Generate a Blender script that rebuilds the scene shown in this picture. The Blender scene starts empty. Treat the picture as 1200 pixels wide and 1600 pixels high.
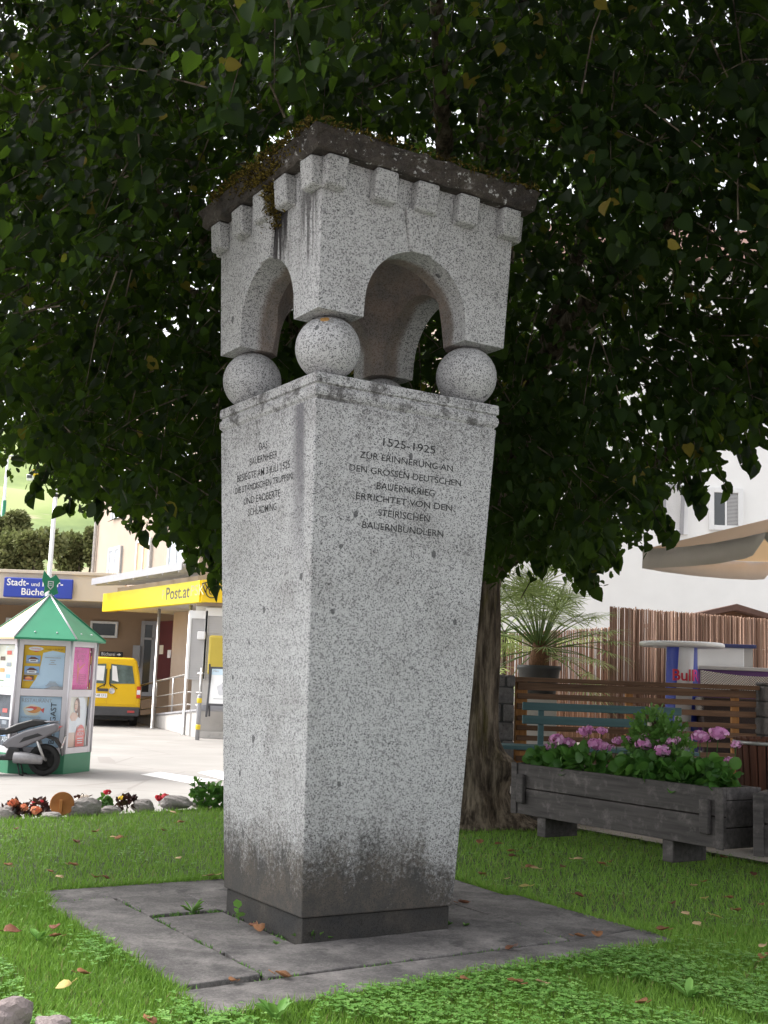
import bpy, bmesh, math, random
import numpy as np
from mathutils import Matrix, Vector
R = math.radians
S = bpy.context.scene
COL = S.collection
rng = np.random.default_rng(7); random.seed(7)

# ------------------------------------------------------------------ camera, sky, sun, exposure
H = 1.35; FPX = 1839.3; PIT = R(8.0728); ROL = R(2.1453)
_r = Vector((1,0,0)); _f = Vector((0,math.cos(PIT),math.sin(PIT))); _u = Vector((0,-math.sin(PIT),math.cos(PIT)))
CR = _r*math.cos(ROL)+_u*math.sin(ROL); CU = -_r*math.sin(ROL)+_u*math.cos(ROL)
cd = bpy.data.cameras.new("camera"); cam = bpy.data.objects.new("camera", cd); COL.objects.link(cam)
M = Matrix.Identity(4)
for i, a in enumerate((CR, CU, -_f)):
    for j in range(3): M[j][i] = a[j]
M[2][3] = H
cam.matrix_world = M
cd.sensor_width = 36; cd.lens = FPX/1600*36; cd.clip_start = .05; cd.clip_end = 3000
S.camera = cam
SUN_EL = 50; SUN_AZ = -72      # azimuth from +Y, clockwise positive: the sun is up to the left
w = bpy.data.worlds.new("World"); S.world = w; w.use_nodes = True
nt = w.node_tree; bg = nt.nodes["Background"]
sky = nt.nodes.new("ShaderNodeTexSky"); sky.sky_type = 'NISHITA'; sky.sun_disc = False
sky.sun_elevation = R(SUN_EL); sky.sun_rotation = R(SUN_AZ); sky.dust_density = 4; sky.ozone_density = 1; sky.air_density = 1
hs = nt.nodes.new("ShaderNodeHueSaturation"); hs.inputs["Saturation"].default_value = .15
nt.links.new(sky.outputs[0], hs.inputs["Color"]); nt.links.new(hs.outputs[0], bg.inputs[0]); bg.inputs[1].default_value = .15
sl = bpy.data.lights.new("sun", 'SUN'); sl.energy = 1.2; sl.angle = R(18); sl.color = (1,.95,.88)
so = bpy.data.objects.new("sun", sl); COL.objects.link(so)
sd = Vector((math.sin(R(SUN_AZ))*math.cos(R(SUN_EL)), math.cos(R(SUN_AZ))*math.cos(R(SUN_EL)), math.sin(R(SUN_EL))))
so.rotation_euler = sd.to_track_quat('Z','Y').to_euler(); so.location = (0,0,30)
S.view_settings.view_transform = 'Standard'; S.view_settings.look = 'None'; S.view_settings.gamma = 1
S.view_settings.exposure = 1.62

# ------------------------------------------------------------------ helpers
def ray(px, py): return _f*FPX + CR*(px-600) - CU*(py-800)
def at_z(px, py, z=0.): r = ray(px,py); return Vector((0,0,H)) + r*((z-H)/r.z)
def at_y(px, py, y): r = ray(px,py); return Vector((0,0,H)) + r*(y/r.y)
def proj(P):
    q = np.asarray(P,float)-np.array([0,0,H]); d = q@np.array(_f)
    return 600+FPX*(q@np.array(CR))/d, 800-FPX*(q@np.array(CU))/d, d

class Mat:
    """tiny node builder"""
    def __init__(s, name):
        s.m = bpy.data.materials.new(name); s.m.use_nodes = True
        s.t = s.m.node_tree; s.b = s.t.nodes["Principled BSDF"]; s.out = s.t.nodes["Material Output"]
    def n(s, typ, ins=None, **kw):
        x = s.t.nodes.new("ShaderNode"+typ)
        for k, v in kw.items(): setattr(x, k, v)
        for k, v in (ins or {}).items():
            if hasattr(v, "node"): s.t.links.new(v, x.inputs[k])
            else: x.inputs[k].default_value = v
        return x
    def math(s, op, a, b=0., c=0., clamp=False):
        return s.n("Math", {0:a, 1:b, 2:c}, operation=op, use_clamp=clamp).outputs[0]
    def obj(s): return s.n("TexCoord").outputs["Object"]
    def map(s, v, scale=(1,1,1), loc=(0,0,0)): return s.n("Mapping", {"Vector":v, "Scale":scale, "Location":loc}).outputs[0]
    def noise(s, v, scale, det=3., rough=.6): return s.n("TexNoise", {"Vector":v,"Scale":scale,"Detail":det,"Roughness":rough}).outputs[0]
    def ramp(s, f, stops, interp='LINEAR'):
        x = s.n("ValToRGB", {0:f}); e = x.color_ramp.elements; x.color_ramp.interpolation = interp
        while len(e) < len(stops): e.new(.5)
        for el, (p, c) in zip(e, stops):
            el.position = p; el.color = (*c,1) if hasattr(c,'__len__') else (c,c,c,1)
        return x.outputs[0]
    def mix(s, f, a, b, mode='MIX'):
        x = s.n("Mix", data_type='RGBA', blend_type=mode)
        for k, v in ((0,f),(6,a),(7,b)):
            if hasattr(v,"node"): s.t.links.new(v, x.inputs[k])
            else: x.inputs[k].default_value = v if k==0 else (*v,1)
        return x.outputs[2]
    def smooth(s, v, a, b):
        return s.n("MapRange", {0:v,1:a,2:b}, interpolation_type='SMOOTHSTEP').outputs[0]
    def col(s, c):
        if hasattr(c,"node"): s.t.links.new(c, s.b.inputs["Base Color"])
        else: s.b.inputs["Base Color"].default_value = (*c,1)
    def bump(s, h, strength=.3, dist=.01):
        s.t.links.new(s.n("Bump", {"Height":h,"Strength":strength,"Distance":dist}).outputs[0], s.b.inputs["Normal"])
    def set(s, **kw):
        for k, v in kw.items():
            i = s.b.inputs[k.replace("_"," ")]
            if hasattr(v,"node"): s.t.links.new(v, i)
            else: i.default_value = v

def simple(name, c, rough=.6, var=.15, scale=6., metal=0., bump=0., bscale=60., stretch=(1,1,1), spec=.5, dirt=0.):
    a = Mat(name); o = a.map(a.obj(), stretch)
    n = a.noise(o, scale, 5.)
    lo = tuple(x*(1-var) for x in c); hi = tuple(min(1,x*(1+var)) for x in c)
    k = a.ramp(n, [(.3,lo),(.7,hi)])
    if dirt: k = a.mix(a.math('MULTIPLY', a.smooth(a.noise(o, scale*2.3, 6.), .5, .75), dirt), k, tuple(x*.45 for x in c))
    a.col(k); a.set(Roughness=rough, Metallic=metal); a.b.inputs["Specular IOR Level"].default_value = spec
    if bump: a.bump(a.noise(o, bscale, 4.), bump, .004)
    return a.m

class MB:
    def __init__(s): s.v=[]; s.f=[]; s.mi=[]; s.sm=[]
    def add(s, verts, faces, mi=0, Mx=None, sm=False):
        o = len(s.v)
        if Mx is not None: verts = [Mx @ Vector(v) for v in verts]
        s.v += [tuple(v) for v in verts]; s.f += [tuple(i+o for i in f) for f in faces]
        s.mi += [mi]*len(faces); s.sm += [sm]*len(faces); return s
    def box(s, c, d, mi=0, Mx=None, taper=None):
        x,y,z = c; a,b,h = d[0]/2,d[1]/2,d[2]/2; t = taper or 1
        v = [(x-a,y-b,z-h),(x+a,y-b,z-h),(x+a,y+b,z-h),(x-a,y+b,z-h),(x-a*t,y-b*t,z+h),(x+a*t,y-b*t,z+h),(x+a*t,y+b*t,z+h),(x-a*t,y+b*t,z+h)]
        return s.add(v, [(3,2,1,0),(4,5,6,7),(0,1,5,4),(1,2,6,5),(2,3,7,6),(3,0,4,7)], mi, Mx)
    def span(s, p0, p1, mi=0, Mx=None):
        return s.box([(a+b)/2 for a,b in zip(p0,p1)], [abs(b-a) for a,b in zip(p0,p1)], mi, Mx)
    def hexa(s, v8, mi=0, Mx=None):
        return s.add(v8, [(3,2,1,0),(4,5,6,7),(0,1,5,4),(1,2,6,5),(2,3,7,6),(3,0,4,7)], mi, Mx)
    def quad(s, a,b,c,d, mi=0, Mx=None): return s.add([a,b,c,d], [(0,1,2,3)], mi, Mx)
    def prism(s, poly, z0, z1, mi=0, Mx=None, sm=False):
        n = len(poly); v = [(x,y,z0) for x,y in poly]+[(x,y,z1) for x,y in poly]
        f = [tuple(range(n-1,-1,-1)), tuple(range(n,2*n))]+[(i,(i+1)%n,n+(i+1)%n,n+i) for i in range(n)]
        return s.add(v, f, mi, Mx, sm)
    def loft(s, rings, mi=0, Mx=None, sm=True, cap=True, closed=True):
        n = len(rings[0]); v = [p for r in rings for p in r]; f = []
        for k in range(len(rings)-1):
            for i in range(n if closed else n-1):
                j = (i+1)%n; f.append((k*n+i,k*n+j,(k+1)*n+j,(k+1)*n+i))
        if cap: f += [tuple(range(n-1,-1,-1)), tuple((len(rings)-1)*n+i for i in range(n))]
        return s.add(v, f, mi, Mx, sm)
    def lathe(s, prof, n=24, mi=0, Mx=None, sm=True, c=(0,0)):
        return s.loft([[(c[0]+r*math.cos(2*math.pi*i/n), c[1]+r*math.sin(2*math.pi*i/n), z) for i in range(n)] for r,z in prof], mi, Mx, sm)
    def tube(s, pts, rad, n=8, mi=0, Mx=None, sm=True):
        pts = [Vector(p) for p in pts]; rad = rad if hasattr(rad,'__len__') else [rad]*len(pts)
        rings = []; up = Vector((.13,.21,1)).normalized()
        for i,p in enumerate(pts):
            t = (pts[min(i+1,len(pts)-1)]-pts[max(i-1,0)])
            if t.length < 1e-9: t = Vector((0,0,1))
            t.normalize(); a = t.cross(up)
            if a.length < .05: a = t.cross(Vector((1,0,0)))
            a.normalize(); b = a.cross(t)
            rings.append([p+(a*math.cos(2*math.pi*k/n)+b*math.sin(2*math.pi*k/n))*rad[i] for k in range(n)])
        return s.loft(rings, mi, Mx, sm)
    def sphere(s, c, r, n=16, mi=0, Mx=None, sq=(1,1,1)):
        prof = [(math.sin(math.pi*k/(n//2)), -math.cos(math.pi*k/(n//2))) for k in range(n//2+1)]
        rings = [[(c[0]+sq[0]*r*max(a,1e-3)*math.cos(2*math.pi*i/n), c[1]+sq[1]*r*max(a,1e-3)*math.sin(2*math.pi*i/n), c[2]+sq[2]*r*b) for i in range(n)] for a,b in prof]
        return s.loft(rings, mi, Mx)
    def text(s, txt, size, Mx, mi=0, width=None, align='CENTER', shear=0., bold=0.):
        v, f = text_geo(txt, align, shear, bold)
        if not v: return s
        xs = [p[0] for p in v]; wd = max(xs)-min(xs); sx = (width/wd) if width else size
        return s.add([(p[0]*sx, p[1]*size, 0) for p in v], f, mi, Mx)
    def build(s, name, mats, parent=None, bevel=0., seg=2, loc=None):
        me = bpy.data.meshes.new(name); me.from_pydata(s.v, [], s.f)
        for m in (mats if isinstance(mats,(list,tuple)) else [mats]): me.materials.append(m)
        me.polygons.foreach_set("material_index", s.mi); me.polygons.foreach_set("use_smooth", s.sm); me.update()
        o = bpy.data.objects.new(name, me); COL.objects.link(o)
        if parent: o.parent = parent
        if loc: o.location = loc
        if bevel:
            b = o.modifiers.new("bevel",'BEVEL'); b.width = bevel; b.segments = seg; b.limit_method='ANGLE'; b.angle_limit=R(35)
        return o

_tc = {}
def text_geo(txt, align='CENTER', shear=0., bold=0.):
    k = (txt,align,shear,bold)
    if k not in _tc:
        c = bpy.data.curves.new("t",'FONT'); c.body = txt; c.align_x = align; c.size = 1.39; c.shear = shear; c.offset = bold; c.resolution_u = 3
        o = bpy.data.objects.new("t", c); COL.objects.link(o)
        dg = bpy.context.evaluated_depsgraph_get(); me = bpy.data.meshes.new_from_object(o.evaluated_get(dg))
        _tc[k] = ([tuple(v.co) for v in me.vertices], [tuple(p.vertices) for p in me.polygons])
        bpy.data.objects.remove(o); bpy.data.curves.remove(c); bpy.data.meshes.remove(me)
    return _tc[k]

def tag(o, label=None, cat=None, group=None, kind=None):
    if label: o['label'] = label
    if cat: o['category'] = cat
    if group: o['group'] = group
    if kind: o['kind'] = kind
    return o
def thing(name, label, cat, loc=(0,0,0), rz=0., group=None):
    o = bpy.data.objects.new(name, None); COL.objects.link(o); o.empty_display_size = .1
    o.location = loc; o.rotation_euler = (0,0,rz); return tag(o, label, cat, group)
def dup(root, loc, rz, label=None):
    def cp(o, par):
        c = o.copy(); COL.objects.link(c)
        if par is not None: c.parent = par
        for ch in list(o.children): cp(ch, c)
        return c
    r = cp(root, None); r.location = loc; r.rotation_euler = (0,0,rz)
    if label: r['label'] = label
    return r
def np_mesh(name, V, loops, starts, totals, mat, parent=None, col=None, smooth=False):
    me = bpy.data.meshes.new(name)
    me.vertices.add(len(V)); me.vertices.foreach_set("co", np.asarray(V,np.float32).ravel())
    me.loops.add(len(loops)); me.loops.foreach_set("vertex_index", np.asarray(loops,np.int32))
    me.polygons.add(len(starts)); me.polygons.foreach_set("loop_start", np.asarray(starts,np.int32)); me.polygons.foreach_set("loop_total", np.asarray(totals,np.int32))
    if smooth: me.polygons.foreach_set("use_smooth", np.ones(len(starts),bool))
    me.update(calc_edges=True)
    if col is not None:
        a = me.attributes.new("tint",'FLOAT','POINT'); a.data.foreach_set("value", np.asarray(col,np.float32))
    me.materials.append(mat); me.validate()
    o = bpy.data.objects.new(name, me); COL.objects.link(o)
    if parent: o.parent = parent
    return o
def instance_mesh(name, tv, tf, P, X, Y, Z, size, mat, parent=None, tint=None, smooth=False):
    """many copies of a small template in one mesh; X,Y,Z are per-copy axes"""
    tv = np.asarray(tv,float); n = len(P); k = len(tv)
    V = (P[:,None,:] + size[:,None,None]*(tv[None,:,0,None]*X[:,None,:]+tv[None,:,1,None]*Y[:,None,:]+tv[None,:,2,None]*Z[:,None,:])).reshape(-1,3)
    lp = np.concatenate([np.asarray(f) for f in tf]); tot = np.array([len(f) for f in tf])
    loops = (lp[None,:]+(np.arange(n)*k)[:,None]).ravel(); totals = np.tile(tot, n)
    starts = np.concatenate([[0],np.cumsum(totals)[:-1]])
    return np_mesh(name, V, loops, starts, totals, mat, parent, np.repeat(tint,k) if tint is not None else None, smooth)
def unit(a): return a/np.maximum(np.linalg.norm(a,axis=-1,keepdims=True),1e-9)
def boolean(o, cutters):
    for c in cutters:
        m = o.modifiers.new("cut",'BOOLEAN'); m.operation='DIFFERENCE'; m.object=c; m.solver='EXACT'
    dg = bpy.context.evaluated_depsgraph_get(); me = bpy.data.meshes.new_from_object(o.evaluated_get(dg))
    o.modifiers.clear(); o.data = me
    for c in cutters: bpy.data.objects.remove(c)

# ------------------------------------------------------------------ materials
def granite(name, kind):
    a = Mat(name); o = a.obj()
    v = a.n("TexVoronoi", {"Vector":o,"Scale":215.}); vr = a.n("SeparateColor", {0:v.outputs["Color"]}).outputs[0]
    v2 = a.n("TexVoronoi", {"Vector":o,"Scale":95.}); vr2 = a.n("SeparateColor", {0:v2.outputs["Color"]}).outputs[1]
    c = a.ramp(vr, [(0,(.05,.05,.053)),(.12,(.13,.13,.135)),(.21,(.34,.339,.347)),(.45,(.445,.444,.453)),(1,(.53,.53,.54))])
    c = a.mix(a.math('MULTIPLY', a.math('LESS_THAN', vr2, .10), .6), c, (.15,.15,.16))
    big = a.noise(o, 3.1, 4.); c = a.mix(a.smooth(big,.45,.8), c, (.75,.74,.73), 'MULTIPLY')
    v3 = a.n("TexVoronoi", {"Vector":a.map(o,(1,1,.75)),"Scale":7.5}); r3 = a.n("SeparateColor", {0:v3.outputs["Color"]}).outputs[2]
    d3 = a.math('ADD', v3.outputs["Distance"], a.math('MULTIPLY', a.noise(o,55.,3.), .13))
    pit = a.math('MULTIPLY', a.math('LESS_THAN', d3, a.math('MULTIPLY_ADD', r3, .26, .05)), a.math('LESS_THAN', r3, .62))
    c = a.mix(a.math('MULTIPLY',pit,.8), c, (.07,.07,.075))
    sx = a.n("SeparateXYZ", {0:o}); X,Y,Z = sx.outputs
    fine = a.noise(o, 45., 5., .7); mid = a.noise(o, 6., 5., .65)
    streak = a.noise(a.map(o,(16,16,.9)), 1., 4., .6)
    left = a.math('LESS_THAN', X, -.40)
    if kind == 'shaft':
        # algae-dark foot with a ragged speckled upper edge
        lim = a.math('ADD', Z, a.math('ADD', a.math('MULTIPLY', a.math('SUBTRACT',mid,.5), .42), a.math('ADD', a.math('MULTIPLY', a.math('SUBTRACT',fine,.5), .75), a.math('MULTIPLY', a.math('SUBTRACT',streak,.5), .16))))
        lim = a.math('ADD', lim, a.math('MULTIPLY', a.smooth(X,.05,.5), .14))
        f = a.math('SUBTRACT', 1., a.smooth(lim,.27,.66))
        foot = a.mix(a.smooth(mid,.4,.65), (.011,.011,.011), (.022,.015,.010))
        c = a.mix(f, c, a.mix(.12, a.mix(1., c, a.ramp(a.noise(o,4.5,5.,.7),[(.32,(.03,.03,.032)),(.46,(.07,.056,.043)),(.58,(.15,.112,.078)),(.7,(.055,.055,.038))]), 'MULTIPLY'), foot))
        veil = a.math('SUBTRACT',1.,a.smooth(lim,.3,1.0)); c = a.mix(a.math('MULTIPLY',veil,.22), c, (.2,.195,.19))
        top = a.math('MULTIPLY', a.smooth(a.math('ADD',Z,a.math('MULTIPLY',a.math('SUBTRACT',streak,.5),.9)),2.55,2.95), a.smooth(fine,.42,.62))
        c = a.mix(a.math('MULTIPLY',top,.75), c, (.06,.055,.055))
        band = a.math('MULTIPLY', a.smooth(Y,-.50,-.45), a.math('SUBTRACT',1.,a.smooth(Y,-.42,-.30)))
        st = a.math('MULTIPLY', a.math('MULTIPLY',left,band), a.smooth(a.math('ADD',Z,a.math('MULTIPLY',mid,.6)),2.0,2.95))
        c = a.mix(a.math('MULTIPLY',st,.75), c, (.10,.095,.11))
    if kind == 'cap':
        lich = a.smooth(a.math('ADD', a.noise(o,9.,5.,.7), a.math('MULTIPLY',a.math('SUBTRACT',fine,.5),.5)), .46,.66)
        c = a.mix(a.math('MULTIPLY',lich,.8), c, (.055,.05,.05))
    if kind == 'head':
        b1 = a.math('MULTIPLY', a.smooth(Y,-.30,-.24), a.math('SUBTRACT',1.,a.smooth(Y,-.12,.0)))
        b2 = a.math('MULTIPLY', a.smooth(Y,-.62,-.56), a.math('SUBTRACT',1.,a.smooth(Y,-.46,-.36)))
        g = a.math('MULTIPLY', a.math('LESS_THAN', X, -.615), a.math('MAXIMUM', b1, a.math('MULTIPLY',b2,.75)))
        g = a.math('MULTIPLY', g, a.smooth(a.math('ADD',a.noise(a.map(o,(26,26,1.6)),1.,3.),a.math('MULTIPLY',a.math('SUBTRACT',Z,3.8),.5)),.36,.52))
        g = a.math('MULTIPLY', g, a.smooth(Z,3.35,3.75)); c = a.mix(a.math('MULTIPLY',g,.95), c, (.022,.018,.02))
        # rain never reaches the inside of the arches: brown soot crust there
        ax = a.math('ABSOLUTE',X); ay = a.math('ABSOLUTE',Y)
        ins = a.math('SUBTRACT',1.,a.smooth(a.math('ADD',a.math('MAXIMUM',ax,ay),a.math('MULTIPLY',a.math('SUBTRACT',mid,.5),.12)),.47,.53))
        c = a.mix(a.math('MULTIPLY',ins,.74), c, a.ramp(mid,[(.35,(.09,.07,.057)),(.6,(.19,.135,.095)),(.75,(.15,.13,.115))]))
        rust = a.math('MULTIPLY', a.smooth(a.noise(o,11.,5.,.7),.66,.74), a.smooth(X,.3,.5))
        c = a.mix(a.math('MULTIPLY',rust,.6), c, (.25,.12,.05))
    if kind == 'ball':
        c = a.mix(a.math('MULTIPLY', a.math('MULTIPLY', a.smooth(Z,.02,.16), a.smooth(fine,.42,.6)), .7), c, (.07,.065,.065))
        lic = a.math('LESS_THAN', a.n("VectorMath",{0:o,1:(-.075,-.09,.13)},operation='DISTANCE').outputs["Value"], a.math('ADD',.015,a.math('MULTIPLY',fine,.02)))
        c = a.mix(a.math('MULTIPLY',lic,.8), c, (.45,.22,.03))
    if kind == 'roof':
        c = a.mix(.94, c, a.ramp(a.math('ADD',mid,a.math('MULTIPLY',a.math('SUBTRACT',fine,.5),.5)), [(.3,(.012,.009,.007)),(.5,(.036,.027,.021)),(.66,(.065,.052,.042)),(.8,(.26,.25,.24))]))
        wl = a.math('MULTIPLY', a.smooth(a.noise(o,22.,5.,.75),.58,.66), a.smooth(Y,.2,-.6)); c = a.mix(wl, c, (.5,.5,.5))
    if kind == 'foot':
        c = a.mix(.96, c, a.ramp(mid,[(.35,(.014,.014,.014)),(.6,(.03,.026,.022)),(.8,(.06,.05,.042))]))
    a.col(c); a.set(Roughness=.85); a.b.inputs["Specular IOR Level"].default_value = .25
    hgt = a.math('SUBTRACT', a.math('ADD', a.math('MULTIPLY',vr,.5), fine), a.math('MULTIPLY',pit,1.2)); a.bump(hgt, .55, .004)
    return a.m
GR = {k: granite("granite_"+k, k) for k in ('shaft','cap','head','ball','roof','foot','plain')}

def slab_mat():
    a = Mat("slab_concrete"); o = a.obj(); n = a.noise(o,3.,6.,.65); f = a.noise(o,60.,5.,.7); g = a.noise(o,160.,2.)
    c = a.ramp(a.math('ADD',n,a.math('MULTIPLY',a.math('SUBTRACT',f,.5),.5)), [(.25,(.035,.032,.032)),(.45,(.10,.092,.09)),(.62,(.19,.175,.168)),(.8,(.30,.275,.26))])
    c = a.mix(a.math('MULTIPLY',a.math('GREATER_THAN',g,.66),.5), c, (.33,.32,.32))
    c = a.mix(a.math('MULTIPLY',a.smooth(a.noise(o,5.,6.,.7),.5,.68),.7), c, (.028,.027,.027))
    a.col(c); a.set(Roughness=.9); a.bump(a.math('ADD',f,g),.5,.004); return a.m
SLAB = slab_mat()

def wood(name, c1, c2, scale=14., grain=(1,14,14), rough=.75, wear=.0):
    a = Mat(name); o = a.map(a.obj(), grain); n = a.noise(o, scale/8, 6., .65); k = a.ramp(n, [(.3,c1),(.7,c2)])
    if wear: k = a.mix(a.math('MULTIPLY',a.smooth(a.noise(a.obj(),7.,5.,.7),.5,.75),wear), k, tuple(min(1,x*2.6) for x in c2))
    a.col(k); a.set(Roughness=rough); a.b.inputs["Specular IOR Level"].default_value=.3; a.bump(n,.5,.004); return a.m
def leafmat(name, dark, mid, light, trans=.35, tcol=None, rough=.5, spec=.35, extra=None):
    a = Mat(name); at = a.n("Attribute", attribute_name="tint").outputs["Fac"]
    st = [(0,dark),(.5,mid),(.93,light)]+([(.96,extra)] if extra else [])
    c = a.ramp(at, st); a.col(c); a.set(Roughness=rough); a.b.inputs["Specular IOR Level"].default_value=spec
    if trans:
        tr = a.n("BsdfTranslucent", {"Color": a.mix(.75, c, tcol or tuple(x*2.2 for x in light))})
        mx = a.n("MixShader", {0:trans, 1:a.b.outputs[0], 2:tr.outputs[0]}); a.t.links.new(mx.outputs[0], a.out.inputs[0])
    return a.m
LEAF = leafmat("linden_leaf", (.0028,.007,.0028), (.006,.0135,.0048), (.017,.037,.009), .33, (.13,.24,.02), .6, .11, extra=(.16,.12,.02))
GRASS = leafmat("grass_blade", (.09,.19,.024), (.165,.32,.042), (.28,.45,.08), .3, (.2,.36,.05), .55, .3, extra=(.24,.20,.09))
CLOVER = leafmat("clover_leaf", (.09,.21,.04), (.15,.33,.065), (.25,.44,.12), .25, (.2,.35,.08), .5, .3)
GERAN = leafmat("geranium_leaf", (.025,.085,.015), (.05,.145,.024), (.09,.21,.04), .3, (.12,.26,.04), .5, .3)
FERNY = leafmat("feathery_leaf", (.05,.12,.02), (.08,.19,.035), (.14,.28,.06), .3, (.2,.38,.08), .5, .3)
PALMM = leafmat("palm_leaf", (.10,.16,.045), (.24,.33,.10), (.46,.52,.24), .4, (.45,.55,.18), .45, .5)
BUSHM = leafmat("bush_leaf", (.10,.12,.05), (.19,.20,.085), (.28,.28,.13), .25, (.2,.25,.08), .6, .2)
PINK = leafmat("pink_petal", (.50,.17,.40), (.68,.30,.58), (.82,.55,.76), .3, (.8,.4,.7), .6, .2)
REDP = leafmat("red_petal", (.45,.02,.04), (.6,.03,.06), (.7,.08,.1), .3, (.8,.1,.1), .6, .2)
ORANGEP = leafmat("orange_petal", (.6,.12,.06), (.7,.25,.12), (.8,.4,.25), .3, (.8,.3,.15), .6, .2)
YELP = leafmat("yellow_petal", (.6,.4,.03), (.7,.5,.05), (.8,.6,.1), .3, None, .6, .2)
WHITEP = leafmat("cream_petal", (.5,.42,.36), (.6,.55,.5), (.75,.72,.68), .3, None, .6, .2)
DKFOL = leafmat("dark_red_foliage", (.03,.012,.015), (.05,.02,.02), (.06,.05,.02), .15, (.12,.04,.03), .5, .3)
def bark_mat():
    a = Mat("linden_bark"); o = a.obj(); n = a.noise(a.map(o,(9,9,1.3)),1.6,7.,.7); f = a.noise(o,30.,5.,.7)
    c = a.ramp(n,[(.34,(.016,.012,.009)),(.47,(.085,.067,.05)),(.64,(.25,.205,.155))])
    sx = a.n("SeparateXYZ",{0:o}); z = a.math('MULTIPLY',a.smooth(a.noise(a.map(o,(4,4,1.)),1.,5.,.7),.5,.68),a.math('MULTIPLY',a.smooth(sx.outputs[0],.05,.25),a.math('MULTIPLY',a.smooth(sx.outputs[2],.5,1.),a.math('SUBTRACT',1.,a.smooth(sx.outputs[2],2.2,3.2)))))
    c = a.mix(a.math('MULTIPLY',z,.75), c, (.12,.105,.018)); a.col(c); a.set(Roughness=.9); a.b.inputs["Specular IOR Level"].default_value=.15
    a.bump(a.math('ADD',n,a.math('MULTIPLY',f,.3)),1.,.03); return a.m
BARK = bark_mat()
def stone_mat(name, c1, c2, sc=9.):
    a = Mat(name); o = a.obj(); n = a.noise(o,sc,6.,.7); f = a.noise(o,sc*6,4.,.7)
    a.col(a.mix(a.smooth(f,.55,.75), a.ramp(n,[(.3,c1),(.7,c2)]), tuple(x*.4 for x in c1))); a.set(Roughness=.9); a.bump(a.math('ADD',n,f),.7,.01); return a.m
ROCK = stone_mat("border_rock", (.17,.15,.14), (.38,.35,.34)); WALLSTONE = stone_mat("pillar_stone", (.06,.055,.055), (.17,.16,.16))
PINKROCK = stone_mat("pink_rock", (.16,.125,.12), (.30,.25,.245))
def pave_mat():
    a = Mat("plaza_asphalt"); o = a.obj(); n = a.noise(o,.6,6.,.6); f = a.noise(o,60.,3.)
    c = a.ramp(n,[(.3,(.225,.213,.20)),(.7,(.30,.285,.27))]); c = a.mix(a.math('MULTIPLY',a.smooth(f,.55,.7),.25), c, (.2,.19,.18))
    v = a.n("TexVoronoi", {"Vector":o,"Scale":.35}, feature='DISTANCE_TO_EDGE').outputs["Distance"]
    c = a.mix(a.math('MULTIPLY',a.math('LESS_THAN',a.math('ADD',v,a.math('MULTIPLY',n,.01)),.012),.5), c, (.18,.16,.15))
    a.col(c); a.set(Roughness=.9); a.bump(f,.2,.003); return a.m
PAVE = pave_mat()
SOIL = simple("lawn_soil", (.05,.075,.02), .95, .4, 9., bump=.6, bscale=40.)
GRAVEL = simple("gravel", (.34,.31,.28), .95, .3, 60., bump=.8, bscale=120.)
WHITE_WALL = simple("white_render", (.86,.855,.84), .85, .03, 2.)
BEIGE = simple("beige_render", (.40,.32,.255), .85, .05, 1.5); BEIGE2 = simple("pinkish_render", (.46,.36,.29), .85, .05, 1.5)
TAN = simple("tan_wall", (.34,.235,.155), .9, .06, 1.2); CREAM = simple("cream_fascia", (.60,.53,.44), .8, .04, 1.)
METAL = simple("brushed_steel", (.5,.49,.48), .4, .08, 8., metal=.7); GREYP = simple("grey_paint", (.34,.34,.36), .5, .06, 5.)
ALU = simple("pale_aluminium", (.66,.64,.68), .45, .05, 4., metal=.25); WHITEP_ = simple("white_paint", (.78,.78,.78), .5, .03, 4.)
YELLOW = simple("postal_yellow", (.82,.56,.01), .35, .03, 2.); YELLOW2 = simple("sign_yellow", (.80,.66,.02), .45, .06, 1.2)
BLACK = simple("black_plastic", (.015,.015,.017), .45, .2, 8.); DKGREY = simple("dark_grey_plastic", (.06,.06,.065), .55, .1, 8.)
INK = simple("dark_ink", (.025,.025,.03), .7, .1, 8.); RUBBER = simple("tyre_rubber", (.02,.02,.02), .85, .2, 20.)
GREENP = simple("green_sheet_metal", (.02,.20,.10), .4, .1, 1.5); GREENP2 = simple("green_roof_sheet", (.02,.23,.115), .35, .1, 1.5)
GLAREPANE = simple("cream_orange_glare_and_pane", (.75,.50,.28), .5, .06, 2.)  # reflection painted on the kiosk roof; also the colour of one post office window
BLUE = simple("sign_blue", (.02,.05,.38), .45, .04, 2.); DKBLUE = simple("navy_top", (.02,.03,.13), .4, .1, 4.)
REDDOOR = simple("dark_red_door", (.10,.018,.022), .5, .1, 4.); SHUT = simple("grey_shutter", (.48,.47,.47), .6, .03, 4.)
CONCR = simple("pale_concrete", (.46,.44,.42), .85, .08, 2.5, dirt=.4); PURPLE = simple("purple_panel", (.09,.02,.14), .5, .1, 4.)
SILVER = simple("silver_paint", (.62,.62,.64), .35, .05, 4., metal=.2); LBLUE = simple("bright_blue_paint", (.03,.06,.45), .4, .05, 4.)
REDL = simple("red_paint", (.62,.02,.05), .45, .05, 4.); MAGENTA = simple("magenta_paint", (.70,.02,.30), .5, .05, 4.)
CANVAS = simple("cream_canvas", (.86,.76,.70), .9, .05, 3., bump=.15, bscale=300.)
def canvas_mat():
    a = Mat("parasol_canvas"); a.col((.84,.72,.60)); a.set(Roughness=.9)
    tr = a.n("BsdfTranslucent", {"Color":(.95,.60,.30,1)}); mx = a.n("MixShader", {0:.55,1:a.b.outputs[0],2:tr.outputs[0]}); a.t.links.new(mx.outputs[0], a.out.inputs[0]); return a.m
PARAS = canvas_mat()
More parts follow.
